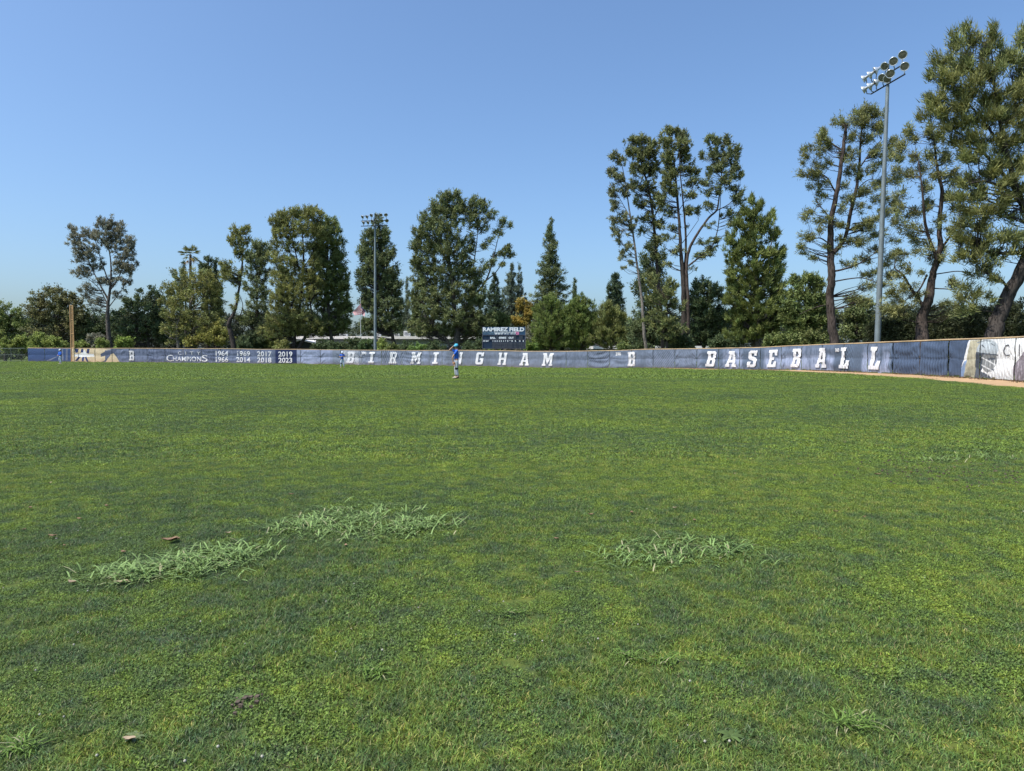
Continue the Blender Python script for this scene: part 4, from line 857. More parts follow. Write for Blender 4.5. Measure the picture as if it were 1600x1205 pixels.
tree('tall_pine', 'pine with a long pale limb reaching right, rightmost of the tall open group', 86,
     [[(1075, 548, .6), (1075, 480, .5), (1073, 425, .45), (1077, 392, .42), (1090, 365, .36), (1108, 340, .3), (1120, 328, .26), (1124, 305, .2), (1128, 270, .16), (1130, 225, .06)], [(1076, 415, .28), (1095, 400, .22), (1112, 385, .18), (1122, 360, .15), (1126, 325, .12), (1128, 290, .06)], [(1118, 330, .18), (1140, 318, .1), (1152, 300, .06)], [(1085, 400, .12), (1120, 400, .05)]],
     [(1106, 220, 6, 8, .9), (1113, 218, 6, 8, .9), (1122, 222, 8, 10), (1136, 220, 7, 9), (1118, 238, 12, 12), (1138, 240, 12, 14), (1152, 240, 6, 12), (1125, 258, 14, 12, .9), (1148, 262, 10, 14), (1097, 243, 5, 9, .8), (1110, 268, 9, 9, .8), (1135, 280, 14, 12, .8), (1155, 275, 7, 10, .8), (1104, 285, 12, 9, .7), (1122, 298, 12, 8, .6), (1148, 295, 10, 8, .7), (1106, 303, 10, 7, .6), (1152, 312, 12, 13, .9), (1108, 322, 9, 9, .8), (1138, 335, 14, 10, .6), (1155, 335, 8, 8, .5), (1112, 352, 10, 6, .4), (1100, 378, 12, 6, .5), (1120, 378, 10, 9, .6), (1098, 400, 14, 8, .7), (1112, 390, 10, 9, .8), (1134, 368, 6, 8, .5), (1142, 350, 8, 8, .5)],
     'open', (.092, .116, .05), BARK_RED, 2.1, rcs=.8, group='tall open pines with bare stems')
tree('conifer_tree', 'dark leafy tree low behind the stems of the tall open pines', 96, [[(1022, 540, .5), (1022, 450, .2)]], [(1020, 385, 12, 14, .9), (1012, 405, 14, 16), (1030, 405, 14, 16), (1020, 430, 24, 18), (1000, 450, 16, 20), (1035, 455, 22, 22), (1015, 480, 32, 20), (1025, 505, 40, 20), (1000, 520, 26, 20), (1040, 530, 30, 16)], 'dense', (.060, .084, .036), BARK_DARK, 1.5)
tree('pine_tree', 'yellow-green young pine at the fence below the tall open pines', 82, [[(1042, 545, .4), (1042, 470, .15)]], [(1018, 440, 16, 14, .6), (1045, 448, 18, 14, .7), (1030, 465, 24, 14, .8), (1052, 480, 18, 16, .8), (1030, 500, 26, 18, .8), (1048, 520, 24, 18, .8)], 'pine', (.10, .122, .045), BARK_DARK, 1.0, rcs=.8)
tree('broad_tree', 'dark thick tree right of the tall pine trunks', 94, [[(1100, 540, .5), (1100, 450, .2)]], [(1098, 448, 18, 16), (1085, 470, 20, 20), (1115, 462, 20, 20), (1098, 490, 30, 24), (1122, 500, 20, 28), (1085, 520, 26, 20), (1110, 528, 30, 16)], 'dense', DARKG, BARK_DARK, 1.9)
tree('feathery_tree', 'tall feathery green tree between the open pines and the big brown-trunked pine', 80,
     [[(1182, 545, .9), (1182, 480, .7), (1180, 400, .45), (1178, 340, .2), (1176, 310, .08)], [(1181, 430, .25), (1200, 390, .15), (1208, 350, .06)], [(1181, 450, .25), (1155, 410, .15), (1142, 370, .06)]],
     [(1174, 312, 7, 12, .9), (1186, 322, 9, 12, .9), (1162, 330, 8, 10, .9), (1176, 340, 16, 14), (1206, 335, 9, 9, .6), (1155, 352, 12, 12), (1195, 355, 16, 14), (1175, 365, 20, 16), (1142, 375, 10, 12, .8), (1210, 370, 12, 14, .9), (1160, 390, 22, 16), (1192, 392, 22, 18), (1218, 395, 11, 16), (1145, 405, 14, 14), (1172, 420, 26, 18), (1208, 425, 20, 20), (1145, 435, 16, 18), (1180, 450, 34, 20), (1215, 460, 18, 24), (1148, 465, 20, 20), (1180, 485, 36, 22), (1218, 495, 18, 22), (1150, 498, 20, 20), (1185, 515, 40, 18), (1155, 525, 28, 16)],
     'juniper', (.090, .118, .034), BARK_MID, 1.5, rcs=.85)
tree('broad_tree', 'mid green tree under the left branches of the big brown-trunked pine', 74, [[(1258, 545, .5), (1258, 470, .2)]], [(1245, 440, 12, 14), (1262, 435, 14, 14), (1275, 445, 12, 14), (1248, 465, 22, 20), (1275, 470, 20, 20), (1255, 495, 32, 22), (1285, 505, 18, 26), (1250, 520, 32, 18), (1232, 490, 14, 24)], 'dense', (.080, .108, .034), BARK_DARK, 1.7, rcs=.8)
tree('broad_tree', 'dark olive tree just right of the big brown trunk', 68, [[(1338, 540, .5), (1338, 490, .2)]], [(1335, 470, 14, 12, .8), (1350, 478, 16, 14), (1330, 492, 18, 16), (1355, 502, 22, 18), (1335, 518, 28, 16), (1375, 515, 16, 20)], 'shrub', (.072, .092, .034), BARK_DARK, 2.2, rcs=1.1)
tree('big_pine', 'big pine with a thick brown trunk and open layered branches, left of the right floodlight', 56,
     [[(1305, 545, .95), (1301, 510, .80), (1299, 470, .74), (1298, 430, .70), (1300, 390, .64), (1300, 340, .5), (1307, 300, .42), (1313, 255, .36), (1319, 215, .3), (1320, 198, .22)], [(1302, 395, .5), (1322, 372, .34), (1330, 330, .34), (1338, 290, .28), (1346, 255, .22), (1347, 215, .16), (1350, 180, .06)],
      [(1305, 300, .16), (1290, 280, .12), (1278, 272, .06)], [(1317, 235, .14), (1305, 222, .1), (1292, 208, .05)], [(1300, 385, .14), (1282, 372, .12), (1270, 375, .05)], [(1300, 425, .2), (1335, 415, .14), (1365, 395, .06)], [(1300, 345, .12), (1278, 325, .08), (1268, 330, .04)],
      [(1345, 260, .14), (1362, 235, .09), (1378, 218, .05)], [(1336, 300, .12), (1360, 280, .08), (1390, 285, .05)], [(1300, 475, .1), (1275, 480, .07), (1245, 492, .03)], [(1332, 350, .14), (1360, 345, .1), (1385, 330, .05)], [(1302, 440, .14), (1345, 435, .1), (1380, 450, .04)]],
     [(1310, 188, 9, 6, .9), (1325, 190, 12, 8, .9), (1340, 178, 14, 8), (1355, 172, 14, 7), (1370, 178, 12, 10), (1350, 192, 18, 10), (1372, 200, 12, 12), (1288, 205, 8, 9, .8), (1284, 220, 12, 12, .9), (1297, 228, 9, 7, .7), (1262, 235, 8, 9, .7), (1258, 250, 8, 9, .8), (1275, 258, 9, 6, .6), (1292, 258, 12, 7, .8), (1258, 272, 14, 7, .9), (1275, 275, 14, 8, .8), (1285, 302, 10, 7, .8), (1268, 292, 8, 6, .6), (1330, 215, 12, 9, .8), (1355, 215, 14, 10, .8),
      (1330, 240, 12, 10, .7), (1365, 240, 14, 12, .8), (1332, 262, 12, 8, .7), (1362, 262, 14, 8, .7), (1395, 225, 12, 12, .8), (1405, 248, 9, 9, .7), (1375, 285, 16, 10, .8), (1400, 280, 14, 10, .7), (1322, 290, 10, 8, .5), (1350, 300, 16, 9, .8), (1375, 310, 16, 9, .7), (1400, 315, 13, 9, .7), (1315, 325, 10, 7, .6), (1347, 325, 14, 7, .6), (1378, 335, 16, 8, .8), (1404, 345, 12, 8, .7), (1268, 328, 9, 6, .7), (1258, 338, 9, 7, .8), (1282, 322, 8, 5, .5),
      (1262, 372, 11, 9, .9), (1257, 385, 9, 7, .8), (1280, 358, 9, 6, .6), (1272, 400, 10, 6, .6), (1292, 385, 8, 6, .6), (1315, 348, 12, 9, .8), (1345, 355, 16, 9, .8), (1340, 378, 18, 9, .9), (1372, 368, 16, 8, .7), (1368, 392, 14, 8, .7), (1395, 375, 11, 7, .5), (1350, 405, 14, 7, .7), (1318, 372, 10, 7, .7), (1312, 395, 8, 6, .4), (1362, 425, 18, 8, .7), (1385, 412, 12, 8, .6), (1352, 448, 14, 8, .5), (1374, 445, 12, 7, .5), (1262, 395, 8, 6, .5), (1390, 432, 14, 11, .6), (1342, 466, 16, 10, .5), (1325, 240, 14, 14, .5), (1340, 275, 16, 14, .5), (1288, 290, 14, 10, .5), (1285, 340, 14, 12, .5), (1325, 310, 14, 12, .5), (1360, 350, 20, 14, .5), (1330, 410, 14, 10, .5), (1278, 235, 12, 12, .5), (1385, 245, 14, 16, .6), (1395, 400, 14, 12, .5)],
     'near', (.105, .122, .044), BARK_RED, 1.75, rcs=1.0, depthf=1.1)
tree('pine_tree', 'open many-limbed pine right of the right floodlight pole', 47,
     [[(1440, 530, 1.0), (1444, 500, .85), (1450, 465, .7), (1460, 425, .5), (1466, 390, .42), (1470, 350, .34), (1471, 300, .28), (1464, 260, .2), (1456, 215, .1)], [(1455, 440, .36), (1458, 405, .26), (1445, 370, .24), (1435, 340, .2), (1430, 300, .14), (1426, 250, .07)], [(1444, 480, .3), (1428, 450, .22), (1412, 430, .16), (1400, 418, .08)], [(1462, 400, .25), (1485, 370, .16), (1500, 345, .08)],
      [(1448, 430, .16), (1435, 455, .12), (1420, 470, .06)], [(1452, 450, .1), (1480, 452, .08), (1515, 455, .03)], [(1455, 430, .1), (1490, 425, .08), (1520, 430, .03)], [(1440, 505, .18), (1425, 500, .1), (1412, 480, .06)], [(1432, 330, .1), (1410, 320, .07), (1398, 305, .03)], [(1434, 350, .08), (1414, 352, .06), (1396, 345, .03)]],
     [(1418, 205, 9, 9, .9), (1428, 215, 10, 9, .8), (1408, 235, 9, 14, .8), (1425, 245, 12, 9, .6), (1450, 205, 12, 12, .8), (1465, 215, 14, 12, .8), (1455, 240, 13, 12, .7), (1440, 262, 13, 10, .7), (1420, 275, 14, 10, .7), (1402, 265, 8, 8, .6), (1478, 245, 14, 14, .8), (1465, 275, 14, 10, .7), (1490, 275, 14, 12, .8), (1442, 295, 14, 9, .7), (1410, 302, 14, 8, .6), (1480, 305, 16, 10, .7), (1455, 318, 12, 8, .6), (1408, 325, 12, 8, .7), (1425, 335, 12, 7, .6), (1470, 340, 14, 9, .6), (1495, 325, 12, 10, .7),
      (1400, 345, 10, 7, .6), (1452, 360, 12, 8, .5), (1430, 375, 10, 9, .8), (1434, 395, 8, 8, .6), (1475, 395, 10, 8, .5), (1460, 405, 14, 8, .7), (1398, 395, 10, 8, .7), (1410, 402, 10, 7, .6), (1418, 420, 13, 8, .7), (1440, 425, 9, 7, .5), (1462, 408, 10, 8, .8), (1405, 435, 9, 6, .6), (1425, 445, 10, 6, .5), (1390, 462, 10, 8, .8), (1405, 470, 12, 8, .8), (1388, 480, 10, 7, .7), (1430, 470, 9, 7, .4), (1475, 475, 11, 9, .7), (1486, 482, 7, 6, .6), (1450, 480, 7, 6, .4), (1415, 495, 10, 7, .6), (1402, 450, 20, 13, .5), (1432, 458, 16, 11, .5), (1395, 486, 20, 12, .7), (1490, 442, 16, 9, .5), (1482, 493, 20, 10, .6), (1440, 330, 18, 14, .5), (1420, 360, 18, 12, .5), (1445, 385, 16, 12, .5), (1485, 360, 14, 10, .6)],
     'near', (.112, .130, .052), BARK_RED, 1.6, rcs=.95, depthf=1.1)
tree('big_pine', 'massive feathery pine with a thick leaning trunk at the right edge', 41,
     [[(1551, 530, 1.15), (1562, 500, 1.0), (1578, 460, .9), (1595, 415, .8), (1615, 350, .7), (1625, 280, .55), (1630, 200, .4), (1625, 120, .2), (1620, 60, .08)], [(1612, 345, .5), (1590, 300, .4), (1568, 230, .28), (1555, 160, .16), (1540, 80, .06)], [(1602, 395, .35), (1570, 395, .25), (1535, 392, .16), (1500, 395, .06)], [(1578, 460, .22), (1560, 440, .16), (1540, 430, .08)], [(1605, 330, .35), (1575, 300, .25), (1540, 285, .18), (1505, 290, .07)],
      [(1590, 300, .3), (1555, 250, .22), (1520, 215, .12), (1480, 190, .05)], [(1575, 250, .25), (1545, 200, .16), (1515, 150, .08)], [(1568, 490, .1), (1540, 485, .07), (1510, 488, .03)], [(1626, 250, .3), (1600, 190, .18), (1590, 120, .08)]],
     [(1511, 48, 6, 12, .9), (1520, 62, 12, 14), (1486, 60, 5, 7, .7), (1495, 75, 12, 13), (1548, 50, 7, 10, .9), (1556, 68, 13, 14), (1530, 85, 20, 14), (1480, 98, 14, 12, .9), (1505, 105, 20, 16), (1460, 92, 6, 8, .6), (1462, 118, 12, 10, .9), (1480, 130, 20, 14), (1540, 115, 24, 18), (1580, 90, 18, 20), (1600, 60, 12, 22), (1612, 110, 20, 30), (1515, 140, 26, 16), (1455, 150, 10, 10, .8), (1470, 158, 18, 12), (1500, 168, 24, 14), (1560, 150, 26, 20), (1595, 150, 22, 24), (1445, 178, 10, 8, .7), (1465, 182, 18, 11),
      (1450, 165, 9, 8, .8), (1500, 195, 28, 12), (1540, 185, 24, 16), (1580, 190, 26, 20), (1470, 205, 12, 9, .7), (1510, 220, 24, 13), (1548, 222, 22, 14), (1590, 225, 24, 18), (1615, 190, 20, 40), (1525, 245, 22, 12), (1500, 245, 14, 9, .8), (1560, 255, 24, 14), (1600, 262, 22, 18), (1540, 272, 24, 11), (1515, 285, 22, 12, .9), (1572, 285, 22, 12, .9), (1535, 305, 26, 12), (1500, 312, 16, 11, .9), (1565, 312, 20, 12, .8), (1600, 300, 20, 18, .9), (1520, 332, 26, 11), (1556, 335, 20, 12, .9), (1500, 350, 18, 10, .9), (1535, 355, 22, 11, .9), (1585, 340, 16, 12, .6), (1610, 340, 18, 14, .8),
      (1505, 375, 18, 11), (1540, 378, 24, 12), (1575, 372, 22, 12, .9), (1605, 375, 16, 12, .8), (1500, 400, 14, 9, .9), (1530, 402, 22, 10), (1565, 398, 22, 10, .9), (1592, 392, 14, 8, .8), (1545, 420, 16, 10, .9), (1520, 425, 10, 8, .7), (1548, 438, 11, 8, .8), (1508, 450, 16, 8, .7), (1525, 462, 16, 9, .8), (1500, 468, 10, 7, .6), (1548, 470, 10, 7, .5), (1515, 480, 11, 7, .6), (1505, 490, 9, 6, .5)],
     'feather', (.104, .122, .042), BARK_DARK, 1.5, rcs=.95, depthf=1.2)
#TREES_END

# ---- palm behind the woods
pb = at(297, 545, 121); pg = gz1(pb.x, 121); palm = empty('palm_tree', (pb.x, 121, pg), 'fan palm poking above the left woods', 'palm')
ph = at(297.5, 398, 121)
MB().tube([Vector((pb.x, 121, pg)), Vector((ph.x, 121, ph.z))], [.3, .2], 8).build('trunk', BARK_MID, palm)
vv, tt = [], []
for k in range(34):
    a = rng.random() * 2 * pi; el = R(-55 + 135 * rng.random()); d = np.array((cos(a) * cos(el), sin(a) * cos(el), sin(el))); L_ = 1.05 + .5 * rng.random()
    tip = np.array(ph) + d * L_; s1 = np.cross(d, (0, 0, 1)); s1 /= np.linalg.norm(s1) + 1e-6; s2 = np.cross(d, s1)
    dead = el < R(-40); colr = np.array((.26, .2, .11)) if dead else np.array((.085, .10, .035)) * (.7 + .6 * rng.random())
    w0 = np.array(ph); vv += [w0 - s1 * .02, w0 + s1 * .02, tip]; tt += [colr] * 3
    for q in range(11):
        th = R(-75 + 15 * q); dd = d * cos(th) + s1 * sin(th) + s2 * (.15 * rng.normal()); p2 = tip + dd * (.75 + .15 * rng.random()) + np.array((0, 0, -.22)); sd_ = np.cross(dd, d + s2 * .3); sd_ /= np.linalg.norm(sd_) + 1e-6
        vv += [tip - sd_ * .085 - d * .15, tip + sd_ * .085 - d * .15, p2]; tt += [colr] * 3
link('fronds', fast_mesh('fronds', np.array(vv), np.arange(len(vv)).reshape(-1, 3), np.array(tt)), LEAF, palm)

# ---- shrubs along the back of the fence
SHR = [('yellow-green bushy shrub leftmost behind the bare chain link', 16, 537, 17, 9, 110, YELG), ('large yellow-green shrub behind the bare chain link', 33, 533, 14, 11, 110, YELG), ('tallest yellow-green shrub left of the foul pole', 62, 531, 17, 13, 109, YELG), ('low yellow-green shrub just left of the foul pole', 90, 535, 17, 9, 109, YELG),
       ('small bright shrub just right of the foul pole', 128, 538, 12, 6, 108, YELG), ('grey-green brush under the sparse tall tree', 148, 531, 14, 11, 109, GREYG), ('bright shrub left of the sparse tree trunk', 160, 536, 10, 8, 107, YELG), ('bright shrub right of the sparse tree trunk', 194, 534, 14, 9, 107, (.13, .18, .04)),
       ('dark green shrub in front of the dark gabled building', 500, 540, 15, 10, 108, DARKG), ('dark shrub before the long building, left of the blue-shirted far player', 523, 541, 14, 9, 107, DARKG), ('taller dark shrub behind the leftmost big letter', 549, 538, 16, 13, 108, DARKG),
       ('dark shrub behind the foot of the flagpole', 573, 539, 14, 10, 106, (.05, .085, .03)), ('bright yellow-green shrub right of the left floodlight pole', 597, 539, 11, 10, 106, YELG), ('mid green shrub beside the columnar conifer trunk', 612, 543, 12, 6, 105, MIDG),
       ('dark shrub behind the second big letter M', 635, 540, 12, 10, 105, DARKG), ('fresh green shrub left of the giant tree', 653, 543, 14, 7, 104, (.09, .15, .04)), ('dark shrub under the giant tree, left of the player', 680, 541, 14, 10, 104, DARKG), ('dark shrub right of the giant trunk', 733, 541, 12, 9, 103, DARKG), ('dark shrub left of the scoreboard', 748, 540, 10, 10, 101, DARKG),
       ('small bright shrub under the scoreboard', 768, 545, 12, 4, 97, (.1, .15, .04)), ('dry looking shrub under the right half of the scoreboard', 800, 546, 14, 4, 96, GREYG), ('green shrub at the right end of the scoreboard', 829, 541, 12, 8, 98, (.09, .14, .035)),
       ('dark shrub behind the weathered second team badge', 1000, 541, 18, 8, 92, DARKG), ('dark shrub below the slender pale pine', 975, 542, 14, 7, 94, MIDG), ('low dark shrub under the tall open pines', 1065, 535, 22, 12, 84, DARKG), ('shadowy shrub below the feathery tree', 1130, 535, 24, 13, 80, DARKG), ('low shrub right of the feathery tree', 1215, 530, 24, 12, 72, MIDG),
       ('dull green brush left of the small gabled roof', 398, 532, 18, 14, 116, DARKG), ('dull green brush above the dates 2017 on the fence', 425, 528, 16, 12, 117, MIDG), ('brush between the forked stems of the flat-topped pine', 440, 537, 12, 8, 108, OLIVE), ('green brush by the foot of the slender leaning pine', 382, 538, 12, 8, 108, DARKG),
       ('olive shrub left of the big brown trunk', 1272, 526, 22, 13, 66, (.085, .105, .035))]
for lb, px, py, rx, ry, Y, c in SHR:
    tree('shrub', lb, Y, [[(px, 546, .08), (px, py + 3, .04)]], [(px, py, rx, ry), (px - rx * .4, py + ry * .5, rx * .6, ry * .7), (px + rx * .45, py + ry * .5, rx * .6, ry * .7), (px, py + ry, rx, ry * .7)], 'shrub', c, BARK_DARK, 2.4, cat='shrub', twig=False, rcs=.85 if Y > 90 else .8, lf=.8)
def hedge(name, label, A, B, hgt, wid, col, n, kind=None, ls=1.):
    A, B = np.array(A), np.array(B); t_ = rng.random(n); x = A[0] + (B[0] - A[0]) * t_; y = A[1] + (B[1] - A[1]) * t_
    hh = hgt * (.86 + .28 * fbm(t_ * 9, t_ * 0 + 2, 1, 3)); z = hh * rng.random(n) ** .8; side = (rng.random(n) - .5) * wid
    nv = np.array((B[1] - A[1], A[0] - B[0])); nv = nv / np.linalg.norm(nv); x += nv[0] * side; y += nv[1] * side
    cen = np.c_[x, y, gz(x, y) + z]; rads = np.full(n, .42 * ls) * (.7 + .6 * rng.random(n)); ax_ = unit(n) * .5 + (0, 0, .3)
    V, T = leaf_tris(cen, rads, ax_, 60, .16 * ls, .10 * ls, .2, col, .3, .35)
    e = empty(name, (A[0], A[1], gz1(*A)), label, 'hedge') if not kind else None
    o = link('foliage' if e else name, fast_mesh(name, V, np.arange(len(V)).reshape(-1, 3), T), LEAF, e, kind)
    if e:
        for t0 in np.linspace(.03, .97, 8):
            p = A + (B - A) * t0; MB().tube([(p[0], p[1], gz1(*p) - .1), (p[0] + .2, p[1], gz1(*p) + hgt * .6)], [.09, .03], 6).build('stem', BARK_DARK, e)
    else: tag(o, label)
    global NTRI; NTRI += len(V) // 3
    return o
hedge('hedge', 'tall dark clipped hedge behind the right end of the fence', (33.0, 62), (38.5, 28), 4.7, 2.2, (.026, .034, .014), 2300)
hedge('distant_woods', 'low dark mass of far trees closing the gaps at the left', (-170, 165), (-48, 158), 10, 6, (.035, .046, .028), 3400, 'stuff', 2.6)
hedge('distant_woods', 'low dark mass of far trees closing the gaps at the right', (4, 160), (90, 120), 9.5, 6, (.035, .046, .028), 3000, 'stuff', 2.4)
hedge('distant_woods', 'low green line of far trees beyond the long school building', (-62, 190), (6, 185), 9.0, 6, (.06, .078, .045), 1200, 'stuff', 2.4)


# ------------------------------------------------------------------ lawn: real blades, in tufts
def tuft(name, n, rad, hgt, wid, lean, mode):
    def blades(n, hgt):
        a = rng.random(n) * 2 * pi; r = rad * np.sqrt(rng.random(n)); b = np.c_[r * np.cos(a), r * np.sin(a), np.zeros(n)]
        th = rng.random(n) * 2 * pi; ln = .25 + np.abs(rng.normal(size=n)) * lean; ln = np.minimum(ln, 1.35); h = hgt * (.5 + .8 * rng.random(n)); wd = wid * (.6 + .8 * rng.random(n))
        d = np.c_[np.cos(th) * np.sin(ln), np.sin(th) * np.sin(ln), np.cos(ln)]; sa = th + pi / 2 + rng.normal(size=n) * .5; sd_ = np.c_[np.cos(sa), np.sin(sa), np.zeros(n)]
        mid = b + d * h[:, None] * .6; tip = mid + d * (h * .35)[:, None] + np.c_[np.cos(th), np.sin(th), -.2 + 0 * th] * (h * .3)[:, None]
        V = np.stack([b - sd_ * wd[:, None] / 2, b + sd_ * wd[:, None] / 2, mid + sd_ * wd[:, None] / 2.4, mid - sd_ * wd[:, None] / 2.4,
                      mid - sd_ * wd[:, None] / 2.4, mid + sd_ * wd[:, None] / 2.4, tip + sd_ * wd[:, None] * .08, tip - sd_ * wd[:, None] * .08], 1).reshape(-1, 3)
        t = (.34 + 1.25 * rng.random(n) ** 1.3)[:, None] * np.ones(3); t *= 1 + rng.normal(size=(n, 1)) * np.array([[.12, 0, -.1]]); dry = rng.random(n) < .14; t[dry] *= (2.2, 1.40, 2.6)
        return V, np.repeat(t, 8, 0)
    if mode != 'clover': V, T = blades(n, hgt)
    else:
        V1, T1 = blades(n // 2, hgt); m = n * 2 // 3; a = rng.random(m) * 2 * pi; r = rad * np.sqrt(rng.random(m)); b = np.c_[r * np.cos(a), r * np.sin(a), hgt * (.25 + .6 * rng.random(m))]; th = rng.random(m) * 2 * pi
        up_ = np.c_[np.cos(th), np.sin(th), rng.normal(size=m) * .5]; q = np.c_[-np.sin(th), np.cos(th), rng.normal(size=m) * .5]; wc = (wid * 1.5 * (.6 + .8 * rng.random(m)))[:, None]
        V = np.stack([b, b + up_ * wc + q * wc * .6, b + up_ * wc * 1.6, b + up_ * wc - q * wc * .6], 1).reshape(-1, 3); t = (.5 + .95 * rng.random(m))[:, None] * np.array([[1.12, 1.08, .9]])
        V = np.vstack([V1, V]); T = np.vstack([T1, np.repeat(t, 4, 0)])
    me = fast_mesh(name, V, np.arange(len(V)).reshape(-1, 4), np.clip(T, .1, 3)); me.materials.append(GRASS)
    return bpy.data.objects.new(name, me)
protos = []
for zone, (n, rad, hg, wd) in enumerate(((620, .13, .025, .0032), (640, .30, .028, .0068), (560, .75, .032, .018))):
    protos += [tuft('tuft', n, rad, hg * 1.1, wd * .9, .55, 'fine'), tuft('tuft', n, rad, hg * .85, wd * 1.1, .8, 'fine'), tuft('tuft', n, rad, hg * .9, wd * 1.05, .6, 'clover')]
def zone_pts(y0, y1, dens, k0):
    ya, xb = y0, y1 * .80 + 1.0; st = dens ** -.5; x, y = np.meshgrid(np.arange(-xb, xb, st), np.arange(y0, y1, st)); x = x.ravel(); y = y.ravel(); x = x + (rng.random(len(x)) - .5) * st * 1.3; y = y + (rng.random(len(y)) - .5) * st * 1.3
    ok = np.abs(x) < y * .80 + 1.0; x, y = x[ok], y[ok]
    # stay on the field side of the track
    if y1 > 25:
        E = np.c_[fx(TS) + fnx(TS) * TW, fy(TS) + fny(TS) * TW]; ang = np.arctan2(E[:, 0], E[:, 1]); dist = np.hypot(E[:, 0], E[:, 1])
        o_ = np.argsort(ang); lim = np.interp(np.arctan2(x, y), ang[o_], dist[o_]); keep = np.hypot(x, y) < lim + .1; x, y = x[keep], y[keep]
    sel = fbm(x * 2.3, y * 2.3, 1, 4) + (rng.random(len(x)) - .5) * .12
    kind = k0 + np.where(sel > .56, 2, np.where(sel > .47, 1, 0))
    hs = .75 + .5 * fbm(x * .9, y * .9, 2, 3)
    return x, y, kind, (.85 + .3 * rng.random(len(x))) * hs
zs = [zone_pts(1.6, 9.5, 62, 0), zone_pts(9.3, 36, 13, 3), zone_pts(35.5, 112, 2.6, 6)]
gx = np.concatenate([z_[0] for z_ in zs]); gy = np.concatenate([z_[1] for z_ in zs]); gk = np.concatenate([z_[2] for z_ in zs]); gs = np.concatenate([z_[3] for z_ in zs])
me = bpy.data.meshes.new('grass'); me.vertices.add(len(gx)); me.vertices.foreach_set('co', np.c_[gx, gy, gz(gx, gy) - .002].astype(np.float32).ravel())
for nm, ty, dat in (('kind_index', 'INT', gk.astype(np.int32)), ('size', 'FLOAT', gs.astype(np.float32)), ('turn', 'FLOAT', (rng.random(len(gx)) * 6.283).astype(np.float32))):
    a_ = me.attributes.new(nm, ty, 'POINT'); a_.data.foreach_set('value', dat)
go = bpy.data.objects.new('lawn_grass', me); COL.objects.link(go); tag(go, 'short patchy mown grass and clover covering the outfield', kind='stuff')
me.materials.append(GRASS)
gn = bpy.data.node_groups.new('lawn', 'GeometryNodeTree'); gn.interface.new_socket('Geometry', in_out='INPUT', socket_type='NodeSocketGeometry'); gn.interface.new_socket('Geometry', in_out='OUTPUT', socket_type='NodeSocketGeometry')
N = gn.nodes; gi = N.new('NodeGroupInput'); goo = N.new('NodeGroupOutput'); jn = N.new('GeometryNodeJoinGeometry'); gn.links.new(jn.outputs[0], goo.inputs[0])
ki = N.new('GeometryNodeInputNamedAttribute'); ki.data_type = 'INT'; ki.inputs[0].default_value = 'kind_index'
si = N.new('GeometryNodeInputNamedAttribute'); si.data_type = 'FLOAT'; si.inputs[0].default_value = 'size'
ti = N.new('GeometryNodeInputNamedAttribute'); ti.data_type = 'FLOAT'; ti.inputs[0].default_value = 'turn'
cx_ = N.new('ShaderNodeCombineXYZ'); gn.links.new(ti.outputs[0], cx_.inputs[2])
for k, pr in enumerate(protos):
    cm = N.new('FunctionNodeCompare'); cm.data_type = 'INT'; cm.operation = 'EQUAL'
    ins = [s_ for s_ in cm.inputs if s_.type == 'INT']; gn.links.new(ki.outputs[0], ins[0]); ins[1].default_value = k
    oi = N.new('GeometryNodeObjectInfo'); oi.inputs['Object'].default_value = pr; oi.inputs['As Instance'].default_value = True
    ip = N.new('GeometryNodeInstanceOnPoints'); gn.links.new(gi.outputs[0], ip.inputs['Points']); gn.links.new(cm.outputs[0], ip.inputs['Selection']); gn.links.new(oi.outputs['Geometry'], ip.inputs['Instance'])
    er = N.new('FunctionNodeEulerToRotation'); gn.links.new(cx_.outputs[0], er.inputs[0]); gn.links.new(er.outputs[0], ip.inputs['Rotation']); gn.links.new(si.outputs[0], ip.inputs['Scale'])
    gn.links.new(ip.outputs[0], jn.inputs[0])
md = go.modifiers.new('lawn', 'NODES'); md.node_group = gn

